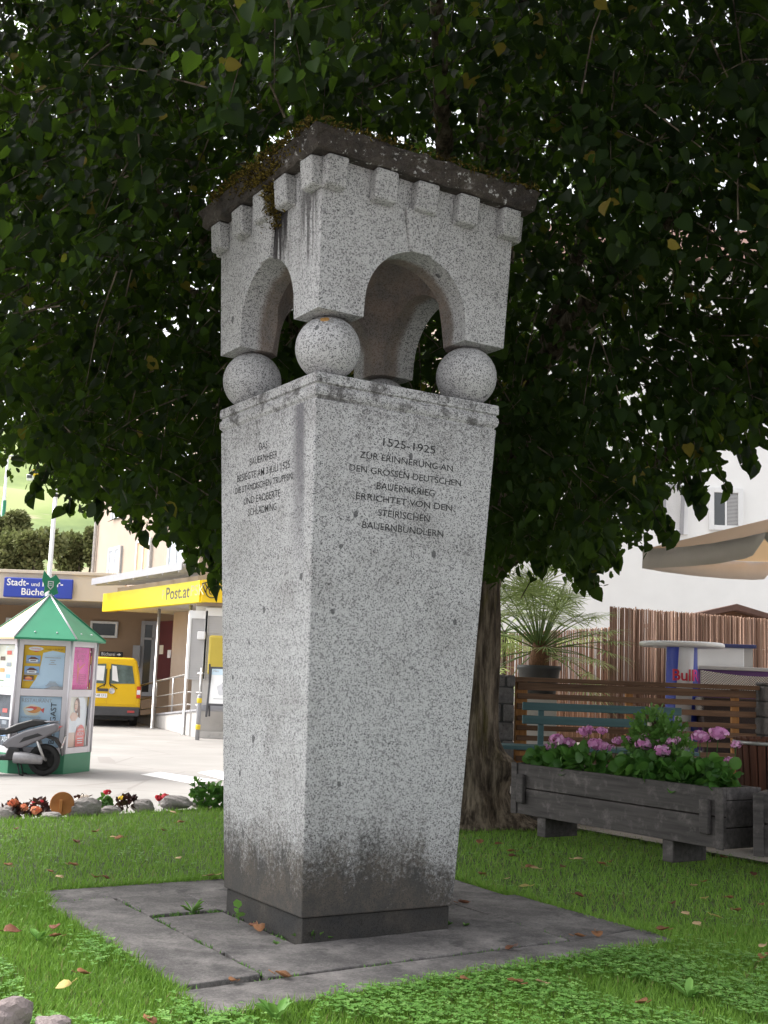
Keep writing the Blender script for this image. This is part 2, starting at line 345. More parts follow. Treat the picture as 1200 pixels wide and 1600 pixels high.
def glass_mat(name, tint=(1,1,1), gl=.12):
    a = Mat(name); t = a.n("BsdfTransparent", {0:(*tint,1)}); g = a.n("BsdfGlossy", {0:(1,1,1,1),1:.05})
    lw = a.n("LayerWeight", {0:.25}); f = a.math('ADD', a.math('MULTIPLY',lw.outputs["Fresnel"],.06), gl, clamp=True)
    mx = a.n("MixShader", {0:f,1:t.outputs[0],2:g.outputs[0]}); a.t.links.new(mx.outputs[0], a.out.inputs[0]); return a.m
GLASS = glass_mat("window_glass"); DGLASS = simple("dark_glass", (.03,.035,.04), .08, .2, 2., spec=.8); KGLASS = glass_mat("poster_glass", (.96,.98,1), .0)
PANE = simple("bright_window_pane", (.55,.60,.66), .08, .1, .8, spec=.8)
TWOOD = wood("trough_wood", (.030,.027,.027), (.085,.076,.074), wear=.55)
FWOOD = wood("fence_wood", (.085,.048,.03), (.21,.125,.078)); FWOOD2 = wood("fresh_post_wood", (.30,.13,.04), (.5,.25,.09), grain=(14,14,1))
BENCHG = wood("bench_green_paint", (.05,.11,.12), (.075,.15,.16), rough=.5); BINW = wood("bin_slat_wood", (.05,.02,.012), (.13,.05,.03), grain=(14,14,1))
def reed_mat():
    a = Mat("reed"); o = a.obj(); at = a.n("Attribute", attribute_name="tint").outputs["Fac"]
    c = a.ramp(at,[(0,(.16,.075,.042)),(.5,(.31,.165,.10)),(1,(.46,.31,.215))]); n = a.noise(a.map(o,(60,60,2)),1.,4.)
    a.col(a.mix(a.smooth(n,.4,.7), c, (.6,.55,.5), 'MULTIPLY')); a.set(Roughness=.6); return a.m
REED = reed_mat()
# ------------------------------------------------------------------ ground
pl = MB(); pl.quad((-900,-500,-.27),(900,-500,-.27),(900,900,-.27),(-900,900,-.27)); tag(pl.build("plaza", PAVE), kind='structure')
rm = MB()
for (x0,x1,ya,yb) in ((224,300,1208,1223),(312,352,1205,1218),):
    a=at_z(x0,ya,-.264); b=at_z(x1,yb,-.264); rm.quad((a.x,a.y-.25,-.266),(b.x,b.y-.1,-.266),(b.x+.3,b.y+.6,-.266),(a.x+.2,a.y+.35,-.266))
tag(rm.build("road_marking", simple("road_white", (.75,.74,.72), .8, .06, 3.)), kind='structure')
LAWN = [(-5.2,6.2),(-2.7,5.35),(-1.62,4.72),(-1.1,4.2),(0,3.2),(3,2.2),(9,2.5),(9,9.0),(4.0,9.3),(3.3,9.75),(2.6,10.9),(2.0,11.75),(1.5,12.3),(.9,13.0),(-.6,12.9),(-1.7,12.45),(-2.8,11.35),(-3.5,10.8),(-5.1,9.3)]
lw = MB(); lw.prism(LAWN, -.34, -.034); tag(lw.build("lawn", SOIL), kind='structure')
gv = MB(); gv.add([(1.75,11.95,.0),(3.3,9.65,.0),(12,8.9,.0),(12,11.9,.26),(1.2,12.0,.24),(1.2,13.4,.26),(12,13.4,.26)], [(0,1,2,3,4),(4,3,6,5)]); tag(gv.build("gravel_path", GRAVEL), kind='structure')
tr = MB(); tr.span((.9,13.45,-.27),(14,23.6,.62)); tag(tr.build("terrace", GRAVEL), kind='structure')
# hill far left
def hill():
    nx, ny = 50, 36; V=[]; 
    for j in range(ny):
        for i in range(nx):
            x = -420+ i*(560/(nx-1)); y = 110+j*(330/(ny-1)); t=(y-110)/330
            z = -1+ 92*t**1.05*(1-.55*max(0,(x+60)/200)) + 3*math.sin(x*.05+y*.03)+2*math.sin(y*.09+1)+2.5*math.sin(x*.021)
            V.append((x,y,max(z,-.6) if j else -1))
    F=[(j*nx+i,j*nx+i+1,(j+1)*nx+i+1,(j+1)*nx+i) for j in range(ny-1) for i in range(nx-1)]
    a = Mat("meadow_slope"); o=a.obj(); n=a.noise(o,.02,6.,.6); m=a.noise(a.map(o,(.012,.05,.05)),1.,5.,.6)
    c=a.ramp(n,[(.36,(.09,.14,.04)),(.5,(.19,.25,.075)),(.66,(.27,.31,.12))]); c=a.mix(a.math('MULTIPLY',a.smooth(m,.57,.63),.85),c,(.38,.32,.22)); a.col(c); a.set(Roughness=.95)
    h=MB(); h.add(V,F,0,None,True); tag(h.build("hill", a.m), kind='structure')
hill()

# ------------------------------------------------------------------ the monument
MC = Vector((-.19122,6.88191,0)); TH = R(32.0074); RZ = Matrix.Rotation(TH,4,'Z')
mon = thing("memorial_pillar", "tall speckled granite memorial pillar carrying an arched stone canopy on four balls", "monument", MC, TH)
def sq(a, z): return [(-a,-a,z),(a,-a,z),(a,a,z),(-a,a,z)]
MB().loft([sq(.458,-.05),sq(.459,.124)], sm=False).build("plinth", GR['foot'], mon, .006)
sh = MB().loft([sq(.4734,.127),sq(.599,2.805)], sm=False).build("shaft", GR['shaft'], mon, .008)
MB().loft([sq(.585,2.79),sq(.592,2.812),sq(.604,2.826),sq(.609,2.845),sq(.607,2.868),sq(.597,2.880),sq(.596,2.888),sq(.608,2.893),sq(.6085,2.940),sq(.603,2.948)], sm=False).build("cap_moulding", GR['cap'], mon, .003)
KT = math.atan2(.1255,2.678)
def face_M(face, s, z, a0=.4734, z0=.127, k=.04689, off=.0012):
    a = a0+(z-z0)*k+off
    if face == 'R': return Matrix.Translation((s,-a,z)) @ Matrix.Rotation(R(90)+math.atan(k),4,'X')
    return Matrix.Translation((-a,-s,z)) @ Matrix.Rotation(R(-90),4,'Z') @ Matrix.Rotation(R(90)+math.atan(k),4,'X')
LETTER = simple("letter_paint", (.018,.018,.02), .8, .3, 60.)
t = MB()
for txt, z, wd, h in (("1525-1925",2.607,.345,.045),("ZUR ERINNERUNG AN",2.5235,.615,.036),("DEN GROSSEN DEUTSCHEN",2.446,.735,.036),("BAUERNKRIEG",2.368,.382,.038),("ERRICHTET VON DEN",2.2995,.63,.036),("STEIRISCHEN",2.223,.338,.038),("BAUERNBÜNDLERN",2.148,.53,.038)):
    t.text(txt, h, face_M('R', 0, z), 0, wd, bold=.004)
t.build("inscription", LETTER, sh)
t = MB()
for txt, z, wd, h, c in (("DAS",2.617,.105,.044,.014),("BAUERNHEER",2.547,.352,.042,.014),("BESIEGTE AM 3·JULI 1525",2.469,.67,.042,.02),("DIE STÄNDISCHEN TRUPPEN",2.401,.722,.039,.018),("UND EROBERTE",2.324,.465,.042,.03),("SCHLADMING",2.254,.36,.042,.022)):
    t.text(txt, h, face_M('L', -c if False else -c, z), 0, wd, bold=.004)
t.build("inscription", LETTER, sh)
for sx_, sy_ in ((-1,-1),(1,-1),(1,1),(-1,1)):
    MB().sphere((0,0,0), .178, 48).build("granite_ball", GR['ball' if (sx_,sy_)==(-1,-1) else 'plain'], mon, loc=(sx_*.468,sy_*.468,3.121)).rotation_euler=(0,0,0) if (sx_,sy_)==(-1,-1) else (sx_*1.1,sy_*.7,sx_*2+sy_)
# canopy block, arches and chamber cut out of the solid
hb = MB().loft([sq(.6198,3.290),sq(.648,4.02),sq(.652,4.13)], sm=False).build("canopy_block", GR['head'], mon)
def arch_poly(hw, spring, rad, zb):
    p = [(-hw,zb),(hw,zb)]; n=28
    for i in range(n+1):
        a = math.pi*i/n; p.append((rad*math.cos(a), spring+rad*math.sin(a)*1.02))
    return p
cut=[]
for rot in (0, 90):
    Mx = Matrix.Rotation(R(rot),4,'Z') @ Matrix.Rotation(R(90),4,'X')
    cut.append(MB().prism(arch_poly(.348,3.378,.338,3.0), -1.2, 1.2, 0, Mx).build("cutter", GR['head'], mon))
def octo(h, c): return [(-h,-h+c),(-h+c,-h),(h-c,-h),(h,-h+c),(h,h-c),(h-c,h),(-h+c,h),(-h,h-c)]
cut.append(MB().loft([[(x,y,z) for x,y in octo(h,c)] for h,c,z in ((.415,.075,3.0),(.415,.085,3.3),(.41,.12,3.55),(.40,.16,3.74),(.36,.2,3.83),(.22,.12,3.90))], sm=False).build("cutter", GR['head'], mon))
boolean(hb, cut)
b = hb.modifiers.new("bevel",'BEVEL'); b.width=.006; b.segments=2; b.limit_method='ANGLE'; b.angle_limit=R(35)
for fc in range(4):
    Mx = Matrix.Rotation(R(90*fc),4,'Z')
    for s in (-.572,-.287,.0,.287,.572):
        j = random.uniform(-.006,.006); s2 = s*.985+j; w2=.072
        y0=-.643; y1=-.722
        if abs(s) > .5: s2 = math.copysign(.588, s); w2 = .066
        v=[(s2-w2,y1+.012,3.945),(s2+w2,y1+.012,3.945),(s2+w2,y0,3.938),(s2-w2,y0,3.938),(s2-w2,y1-.004,4.112),(s2+w2,y1-.004,4.112),(s2+w2,y0,4.112),(s2-w2,y0,4.112)]
        v=[(x+random.uniform(-.004,.004),y,z+random.uniform(-.004,.004)) for x,y,z in v]
        MB().hexa(v,0,Mx).build("corbel", GR['plain'], hb, .014, 3)
    ks=[(-.12,-.655,3.962),(.125,-.655,3.962),(.079,-.635,3.715),(-.072,-.635,3.715)]
    y2=[(-.115,-.672,3.958),(.12,-.672,3.958),(.075,-.656,3.716),(-.068,-.656,3.716)]
    MB().hexa([ks[3],ks[2],ks[1],ks[0],y2[3],y2[2],y2[1],y2[0]],0,Mx).build("keystone", GR['plain'], hb, .004)
def jr(a, z, n=26, j=.006):
    r=[]
    for (x0,y0),(x1,y1) in (((-a,-a),(a,-a)),((a,-a),(a,a)),((a,a),(-a,a)),((-a,a),(-a,-a))):
        for i in range(n):
            q=i/n; r.append((x0+(x1-x0)*q+random.uniform(-j,j), y0+(y1-y0)*q+random.uniform(-j,j), z+random.uniform(-j,j)))
    return r
rf = MB().loft([jr(.64,4.118,j=.001),jr(.724,4.118),jr(.738,4.130),jr(.743,4.165,j=.012),jr(.750,4.195,j=.012),jr(.766,4.222,j=.013),jr(.758,4.243,j=.012),jr(.72,4.258,j=.008),jr(.4,4.42,j=.008),jr(.03,4.55,j=.004)], sm=False).build("roof_slab", GR['roof'], mon)
# moss tufts on the left eave
def tufts(name, pts, size, mat, parent, up=(0,0,1), spread=.8):
    n=len(pts); P=np.array(pts); Y=unit(np.array(up)[None]+rng.normal(0,spread,(n,3))); X=unit(np.cross(Y,rng.normal(0,1,(n,3)))); Z=np.cross(X,Y)
    return instance_mesh(name, [(-.25,0,0),(.25,0,.05),(0,1,.1),(.05,.1,.3)], [(0,1,2),(1,3,2),(3,0,2)], P,X,Y,Z, rng.uniform(.5,1.3,n)*size, mat, parent, rng.random(n))
MOSS = leafmat("moss", (.025,.02,.006), (.07,.05,.012), (.15,.115,.02), 0, rough=.95, spec=.1)
pts=[(-.775+rng.normal(0,.014), y, 4.245+rng.normal(0,.018)) for y in rng.uniform(-.75,.55,900)]
pts+=[(-.755+rng.normal(0,.01), y, z) for y,z in zip(rng.normal(-.12,.16,700), rng.uniform(4.13,4.24,700))]
pts+=[(-.70+rng.normal(0,.02), y, z) for y,z in zip(rng.normal(-.15,.035,420), 4.115-np.abs(rng.normal(0,.085,420)))]
pts+=[(-.665+rng.normal(0,.008), y, z) for y,z in zip(rng.normal(-.15,.035,260), rng.uniform(3.86,4.1,260))]
pts+=[(x, -.775+rng.normal(0,.01), 4.25+rng.normal(0,.01)) for x in rng.uniform(-.75,.75,350)]
tufts("moss_tufts", pts, .022, MOSS, rf, (-.6,0,-.1))

# paving slabs round the pillar (s along the right face, t away from the camera)
SLABS = [
 ([(-1.37,-1.04),(-1.41,-1.44),(-.1,-1.31),(1.47,-1.16),(1.52,-.865),(.9,-.95)], 0, "long front paving slab nearest the camera, tapering to the right"),
 ([(-1.33,1.0),(-1.335,-.99),(-.925,-.93),(-.935,1.05)], .004, "long grey paving slab lying along the outer left side"),
 ([(-1.24,1.48),(-1.27,1.05),(-.96,1.09),(-.1,1.07),(0,1.5)], -.012, "back left paving slab beside the grass, under the left slab's far end"),
 ([(-.895,1.05),(-.905,.50),(-.47,.50),(-.47,1.05)], .0, "small square paving slab by the pillar's back left corner"),
 ([(-.90,.455),(-.89,-.43),(-.47,-.45),(-.47,.47)], -.010, "sunken paving slab along the pillar's left foot"),
 ([(-.885,-.455),(-.915,-.985),(.91,-.93),(.91,-.462)], .002, "broad paving slab in front of the inscribed right face"),
 ([(.93,-.47),(.93,-.935),(1.50,-.845),(1.49,.25),(.94,.25)], .0, "right front paving slab with a corner in the clover"),
 ([(.94,.27),(1.45,.27),(1.5,1.5),(.94,1.5)], -.004, "far right paving slab running back towards the tree"),
 ([(.475,-.45),(.92,-.45),(.92,.6),(.475,.6)], .0, "paving slab tight against the pillar's hidden right side"),
 ([(.02,1.07),(.92,1.07),(.92,1.5),(.02,1.5)], .0, "back paving slab behind the pillar"),
 ([(-.455,.475),(.92,.62),(.92,1.05),(-.455,1.05)], -.004, "inner paving slab right behind the pillar's foot")]
for poly, dz, lab in SLABS:
    n=len(poly); cx=sum(p[0] for p in poly)/n; cy=sum(p[1] for p in poly)/n; pp=[]
    for i,(x,y) in enumerate(poly):
        x2,y2=poly[(i+1)%n]; k=max(2,int(math.hypot(x2-x,y2-y)/.09))
        for q in range(k):
            jx=random.uniform(-.006,.006) if q else 0; pp.append((x+(x2-x)*q/k+jx, y+(y2-y)*q/k+(random.uniform(-.006,.006) if q else 0)))
    wp=RZ @ Vector((cx,cy,0)) + MC
    o=MB().prism([(x-cx,y-cy) for x,y in pp], -.07, 0).build("paving_slab", SLAB, None, .006); o.location=(wp.x,wp.y,dz); o.rotation_euler=(random.uniform(-.004,.004),random.uniform(-.004,.004),TH)
    tag(o, lab, "paving slab", "paving slabs round the pillar")

# ------------------------------------------------------------------ grass, clover
def inside(P, poly):
    x,y=P[:,0],P[:,1]; r=np.zeros(len(P),bool); n=len(poly)
    for i in range(n):
        x1,y1=poly[i]; x2,y2=poly[(i+1)%n]; c=((y1>y)!=(y2>y)); 
        with np.errstate(divide='ignore',invalid='ignore'): r ^= c & (x < (x2-x1)*(y-y1)/(y2-y1)+x1)
    return r
SLABQ=[tuple((RZ@Vector((s,t,0))+MC)[:2]) for s,t in ((-1.42,-1.45),(1.48,-1.17),(1.5,.2),(1.5,1.5),(-1.24,1.48),(-1.30,1.04),(-1.335,1.0),(-1.35,-1.0))]
def lawn_pts(n, x0,x1,y0,y1, edge=.0):
    P=np.c_[rng.uniform(x0,x1,n),rng.uniform(y0,y1,n)]
    return P[inside(P,LAWN)&~inside(P,SLABQ)]
def blades(name, P, hmin,hmax,wd, mat, lean=.35, z=-.036):
    n=len(P); Y=unit(np.c_[rng.normal(0,lean,n),rng.normal(0,lean,n),np.ones(n)]); X=unit(np.cross(Y,np.c_[rng.normal(0,1,n),rng.normal(0,1,n),np.zeros(n)])); Z=np.cross(X,Y)
    s=rng.uniform(hmin,hmax,n); k=wd/((hmin+hmax)/2)
    tv=[(-k,0,0),(k,0,0),(-k*.8,.55,.10),(k*.8,.55,.10),(0,1,.36)]
    patch=.5+.5*np.sin(P[:,0]*2.1+1.3*np.sin(P[:,1]*1.7))*np.sin(P[:,1]*2.7+P[:,0]); t=np.clip(rng.normal(.42,.2,n)+.18*(patch-.5),0,1); t[rng.random(n)<.03]=.99
    return instance_mesh(name,tv,[(0,1,3,2),(2,3,4)],np.c_[P,np.full(n,z)],X,Y,Z,s,mat,None,np.minimum(t,1))
P=np.concatenate([lawn_pts(150000,-2.2,2.6,4.3,7.2),lawn_pts(150000,-4.6,4.,6.2,13.2),lawn_pts(12000,2,8,3,9)])
g=blades("grass", P, .022,.06,.0022, GRASS); tag(g,"short green lawn grass with paler blades","grass",kind='stuff')
# longer tufts along the slab edges
E_=[]
for i in range(len(SLABQ)):
    a=np.array(SLABQ[i]); b=np.array(SLABQ[(i+1)%len(SLABQ)]); L=np.linalg.norm(b-a); k=int(L*900); q=rng.random(k)[:,None]
    nrm=np.array([(b-a)[1],-(b-a)[0]])/max(L,1e-6); E_.append(a+(b-a)*q+nrm*np.abs(rng.normal(0,.05,k))[:,None]-nrm*.012)
ed=blades("grass", np.concatenate(E_), .03,.09,.0024, GRASS, .5); tag(ed,"longer grass blades leaning over the edges of the paving","grass",kind='stuff')
def clover(n):
    P=np.concatenate([lawn_pts(int(n*2.2),-1.8,2.8,4.3,6.6), lawn_pts(n//2,-3,3.5,6,10.5)])
    nz=np.sin(P[:,0]*3.1+1)*np.sin(P[:,1]*3.7+.4)+.6*np.sin(P[:,0]*7+P[:,1]*5)+ .9*(P[:,0]>-.2)*(P[:,1]<6.3)
    P=P[nz+rng.normal(0,.25,len(P))>.45]; m=len(P)
    P=np.repeat(P,3,0)+0; ang=np.repeat(rng.uniform(0,6.28,m),3)+np.tile([0,2.09,4.19],m); h=np.repeat(rng.uniform(.015,.05,m),3)
    s=np.repeat(rng.uniform(.011,.021,m),3); tilt=rng.uniform(-.1,.6,len(P)); Y=unit(np.c_[np.cos(ang),np.sin(ang),tilt*.6]); X=unit(np.cross(Y,np.array([[0,0,1.]]))); Z=np.cross(X,Y)
    tv=[(0,0,0),(-.42,.45,.08),(-.34,.92,.1),(0,.85,.0),(.34,.92,.1),(.42,.45,.08)]
    o=instance_mesh("clover",tv,[(0,3,2,1),(0,5,4,3)],np.c_[P,h-.01],X,Y,Z,s,CLOVER,None,np.clip(np.repeat(rng.normal(.5,.2,m),3),0,.92))
    tag(o,"clover and small broad-leaved weeds in the lawn","clover",kind='stuff')
clover(9000)
def rosette(name,label,x,y,n,ln,mat,z=-.01,lift=.9,group=None,wide=.2):
    a=rng.uniform(0,6.28,n); l=rng.uniform(.25,lift,n); Y=unit(np.c_[np.cos(a),np.sin(a),l*1.6]); X=unit(np.cross(Y,np.array([[0,0,1.]]))); Z=np.cross(X,Y)
    tv=[(0,0,0),(-wide*.8,.4,.05),(-wide*.7,.75,.02),(0,1,-.12),(wide*.7,.75,.02),(wide*.8,.4,.05)]
    o=instance_mesh(name,tv,[(0,3,2,1),(0,5,4,3)],np.repeat(np.array([[0,0,0.]]),n,0),X,Y,Z,rng.uniform(.6,1.1,n)*ln,mat,None,np.clip(rng.normal(.6,.15,n),0,.92)); o.location=(x,y,z)
    tag(o,label,"weed",group); return o
for (px,py,n,ln,lab,wd) in ((432,1590,9,.12,"broad-leaved weed at the bottom edge below the front slab",.2),(1075,1555,9,.11,"pale broad-leaved weed in the clover at lower right",.2),(60,1470,8,.10,"broad-leaved weed in the grass left of the outer slab",.22),
        (300,1425,16,.10,"grassy weed tuft growing in the gap behind the sunken slab",.05),(700,1446,26,.035,"small yellow-green weed at the pillar's right foot",.3),(727,1447,10,.03,"tiniest weed beside the pillar's right foot",.3),(488,1470,14,.12,"thin grass tuft against the pillar's front corner",.03),(432,1476,12,.03,"yellow-green moss weed by the sunken slab's end",.3)):
    p=at_z(px,py,0); rosette("weed",lab,p.x,p.y,n,ln,CLOVER if ln>.05 else FERNY,0.0 if ln<.11 else -.01,group="weeds round the pillar",wide=wd)
p=at_z(372,1440,0); sap=thing("seedling","linden seedling with two rounded leaves at the pillar's left foot","plant",(p.x,p.y,-.03))
MB().tube([(0,0,0),(.004,0,.05),(-.003,.004,.10)],.003,6).build("stem",CLOVER,sap)
instance_mesh("leaf",[(0,0,0),(-.42,.35,.05),(-.4,.75,.05),(0,1.05,0),(.4,.75,.05),(.42,.35,.05)],[(0,3,2,1),(0,5,4,3)],np.array([[0,0,.10],[0,0,.055],[0,0,.075]]),unit(np.array([[1,.2,.1],[1,.1,-.1],[.5,1,.2]])),unit(np.array([[-.2,-.3,.8],[.3,-.5,.4],[-.6,.4,.5]])),unit(np.array([[0,-1,.3],[0,-1,.6],[.8,-.3,.5]])),np.array([.055,.06,.04]),CLOVER,sap,np.array([.5,.3,.6]))

JN=[((-.915,-.95),(-.905,1.0),260),((-.9,.475),(-.48,.485),160),((-.47,-.45),(-.47,.5),120),((-1.3,-1.02),(.9,-.94),200),((.92,-.46),(.93,-.93),80),((-1.28,1.03),(-.95,1.07),90)]
jp=[]
for (a,b,k) in JN:
    q=rng.random(k)**1.; m_=np.sin(q*23+a[0]*7)+rng.normal(0,.5,k)>.1
    for t_ in q[m_]: w_=RZ@Vector((a[0]+(b[0]-a[0])*t_+random.gauss(0,.006),a[1]+(b[1]-a[1])*t_+random.gauss(0,.006),0))+MC; jp.append((w_.x,w_.y,-.012))
ob=tufts("joint_moss",jp,.022,FERNY,None,(0,0,1),.6); tag(ob,"tiny moss and weeds growing in the joints of the paving","moss",kind='stuff')
# fallen leaves
def deadmat(name,c1,c2):
    a=Mat(name); a.col(a.ramp(a.noise(a.obj(),25.,4.),[(.3,c1),(.7,c2)])); a.set(Roughness=.8); return a.m
DEAD=[("orange-brown",deadmat("orange_dead_leaf",(.19,.075,.03),(.33,.16,.07))),("pale tan",deadmat("tan_dead_leaf",(.42,.26,.13),(.58,.42,.24))),("dark brown",deadmat("brown_dead_leaf",(.11,.04,.02),(.22,.09,.045))),("yellowish",deadmat("yellow_dead_leaf",(.45,.33,.09),(.55,.45,.18)))]
def dead_leaf_mesh(mat,k):
    pr=[(0,0),(-.3,.06),(-.48,.34),(-.40,.68),(-.16,.94),(0,1.1),(.16,.94),(.40,.68),(.48,.34),(.3,.06)]; r2=random.Random(k); cu=r2.uniform(.25,.75); tw=r2.uniform(-.3,.3)
    v=[(x,y-.5,cu*(x*x*1.6+(y-.5)**2*.6)+tw*x*(y-.5)) for x,y in pr]+[(0,.05,-.02),(0,.3,.0)]
    f=[(0,10,2,1),(10,11,3,2),(11,5,4,3),(0,9,8,10),(10,8,7,11),(11,7,6,5)]
    m=MB(); m.add(v,f,0,None,True); m.tube([(0,-.5,0),(.03,-.75,.05),(.08,-.95,.12)],.018,5); o=m.build("fallen_leaf",mat); 
    sol=o.modifiers.new("thick",'SOLIDIFY'); sol.thickness=.012; return o
protos=[]
for k,(nm,m) in enumerate(DEAD): protos.append((nm,dead_leaf_mesh(m,k)))
FL=[(150,1300,0),(178,1308,1),(186,1310,0),(12,1352,0),(78,1362,0),(92,1370,1),(115,1352,0),(148,1371,0),(165,1372,2),(328,1368,1),(278,1341,1),(255,1298,2),(283,1285,0),(270,1269,1),(25,1296,2),(118,1316,2),(86,1463,0),(87,1450,2),(130,1521,0),(232,1596,0),(100,1540,3),(18,1456,2),
 (750,1316,0),(778,1319,0),(800,1338,2),(798,1330,0),(828,1355,0),(752,1366,0),(792,1373,1),(820,1385,3),(835,1356,1),(904,1342,1),(830,1326,2),(940,1350,0),(953,1347,0),(880,1355,2),(1068,1336,0),(1084,1384,1),(1100,1404,3),(1100,1378,0),(1070,1427,1),(1120,1432,3),(1088,1443,1),(1151,1423,0),(1035,1453,0),(1190,1414,0),(1191,1478,1),(1196,1495,0),(1140,1403,0),(1176,1367,2),(727,1531,0),(804,1535,0),(845,1534,1),(1003,1567,0),(906,1463,0),(933,1461,0),(798,1482,2),(395,1447,2),(405,1452,0),(364,1533,0),(442,1525,0),(725,1411,2),(1130,1340,2),(1050,1412,2),(905,1400,2)]
cnt={}
PLACE={0:"lying on the lawn",1:"lying on the lawn",2:"lying on the lawn",3:"lying on the lawn"}
first=set()
for (px,py,k) in FL:
    nm,pr=protos[k]; q=at_z(px,py,.03); onslab=bool(inside(np.array([[q.x,q.y]]),SLABQ)[0]); z=.012 if onslab else .028
    q=at_z(px,py,z)
    o=pr if k not in first else pr.copy()
    if k in first: COL.objects.link(o)
    first.add(k); s=random.uniform(.05,.085); o.scale=(s*random.uniform(.7,1),s,s); o.location=q; o.rotation_euler=(random.uniform(-.3,.3),random.uniform(-.3,.3),random.uniform(0,6.28))
    tag(o, f"{nm} curled fallen leaf lying on the "+("paving slabs" if onslab else ("lawn left of the pillar" if q.x<-.3 else "lawn right of the pillar")), "leaf", "fallen leaves")

# ------------------------------------------------------------------ tree
TB=Vector((.84,11.75,-.02))
tree=thing("linden_tree","big linden tree with dark dense crown rising behind the granite pillar","tree",TB)
def trunk():
    m=MB(); n=56; rings=[]
    zs=[0,.03,.08,.14,.22,.32,.42,.52,.62,.72,.85,1,1.2,1.4,1.7,2.0,2.3,2.6,3.0,3.4,3.9,4.5,5.2,6,7,8]
    for z in zs:
        base=.30-.012*z if z<2.6 else .27-.03*(z-2.6); base=max(base,.06)
        fl=.34*math.exp(-z/.17)+.13*math.exp(-z/.5); ring=[]
        for i in range(n):
            a=2*math.pi*i/n
            root=max(0,math.cos(3*a+.6))**1.5*.55+max(0,math.cos(2*a-.3))**2*.45
            r=base+fl*(.45+root)+.014*math.sin(9*a+z*1.1)+.010*math.sin(17*a-z*2+1)+.008*math.sin(29*a+z*3)
            for (a0,z0,ra,sz,am) in ((-.30,.56,.45,.15,.20),(-1.9,.55,.5,.2,.10),(-1.0,.25,.35,.15,.06),(.15,2.72,.4,.18,.10)):
                da=(a-a0+math.pi)%(2*math.pi)-math.pi; r+=am*math.exp(-(da/ra)**2-((z-z0)/sz)**2)
            ring.append((r*math.cos(a)+.015*z+.03*math.sin(z),r*math.sin(a),z))
        rings.append(ring)
    m.loft(rings); m.build("trunk",BARK,tree)
trunk()
def limb(pts,r0,r1):
    n=len(pts); MB().tube(pts,[r0+(r1-r0)*i/(n-1) for i in range(n)],10).build("limb",BARK,tree)
def bez(p0,p1,p2,n=9):
    p0,p1,p2=map(Vector,(p0,p1,p2)); return [p0*(1-t)**2+p1*2*t*(1-t)+p2*t*t for t in [i/(n-1) for i in range(n)]]
LIMBS=[((0,0,2.6),(.6,-.6,4.2),(1.3,-2.6,7.0)),((0,0,2.9),(-1.2,-.8,4.2),(-3.2,-2.6,5.6)),((.1,0,2.4),(1.5,-.3,3.6),(4.4,-.8,4.9)),((0,0,3.4),(-.4,-2,5.4),(-.7,-5.0,6.4)),((.1,.1,3),(1.2,1,5),(2.5,2.5,7.5)),((0,0,3.3),(-1.5,.8,5),(-3.8,1.5,6)),((.1,0,3.6),(.9,-1.6,5.2),(2.8,-4.2,6.2)),((.1,0,4.2),(.5,.2,6),(.4,.6,9))]
for l in LIMBS: limb(bez(*l),.15,.03)
OUT=np.array([(-900,600),(-400,690),(-150,700),(0,700),(40,712),(66,722),(82,748),(108,780),(160,776),(225,815),(262,832),(300,856),(335,880),(345,905),(600,905),(780,893),(800,868),(830,875),(875,868),(910,893),(945,890),(975,848),(1010,832),(1035,775),(1060,757),(1095,742),(1120,705),(1160,690),(1200,655),(1300,600),(1700,500),(2400,450)],float)
NEAR=np.array([(-900,420),(0,560),(200,440),(285,240),(325,165),(860,165),(890,330),(1000,450),(1200,520),(2400,420)],float)
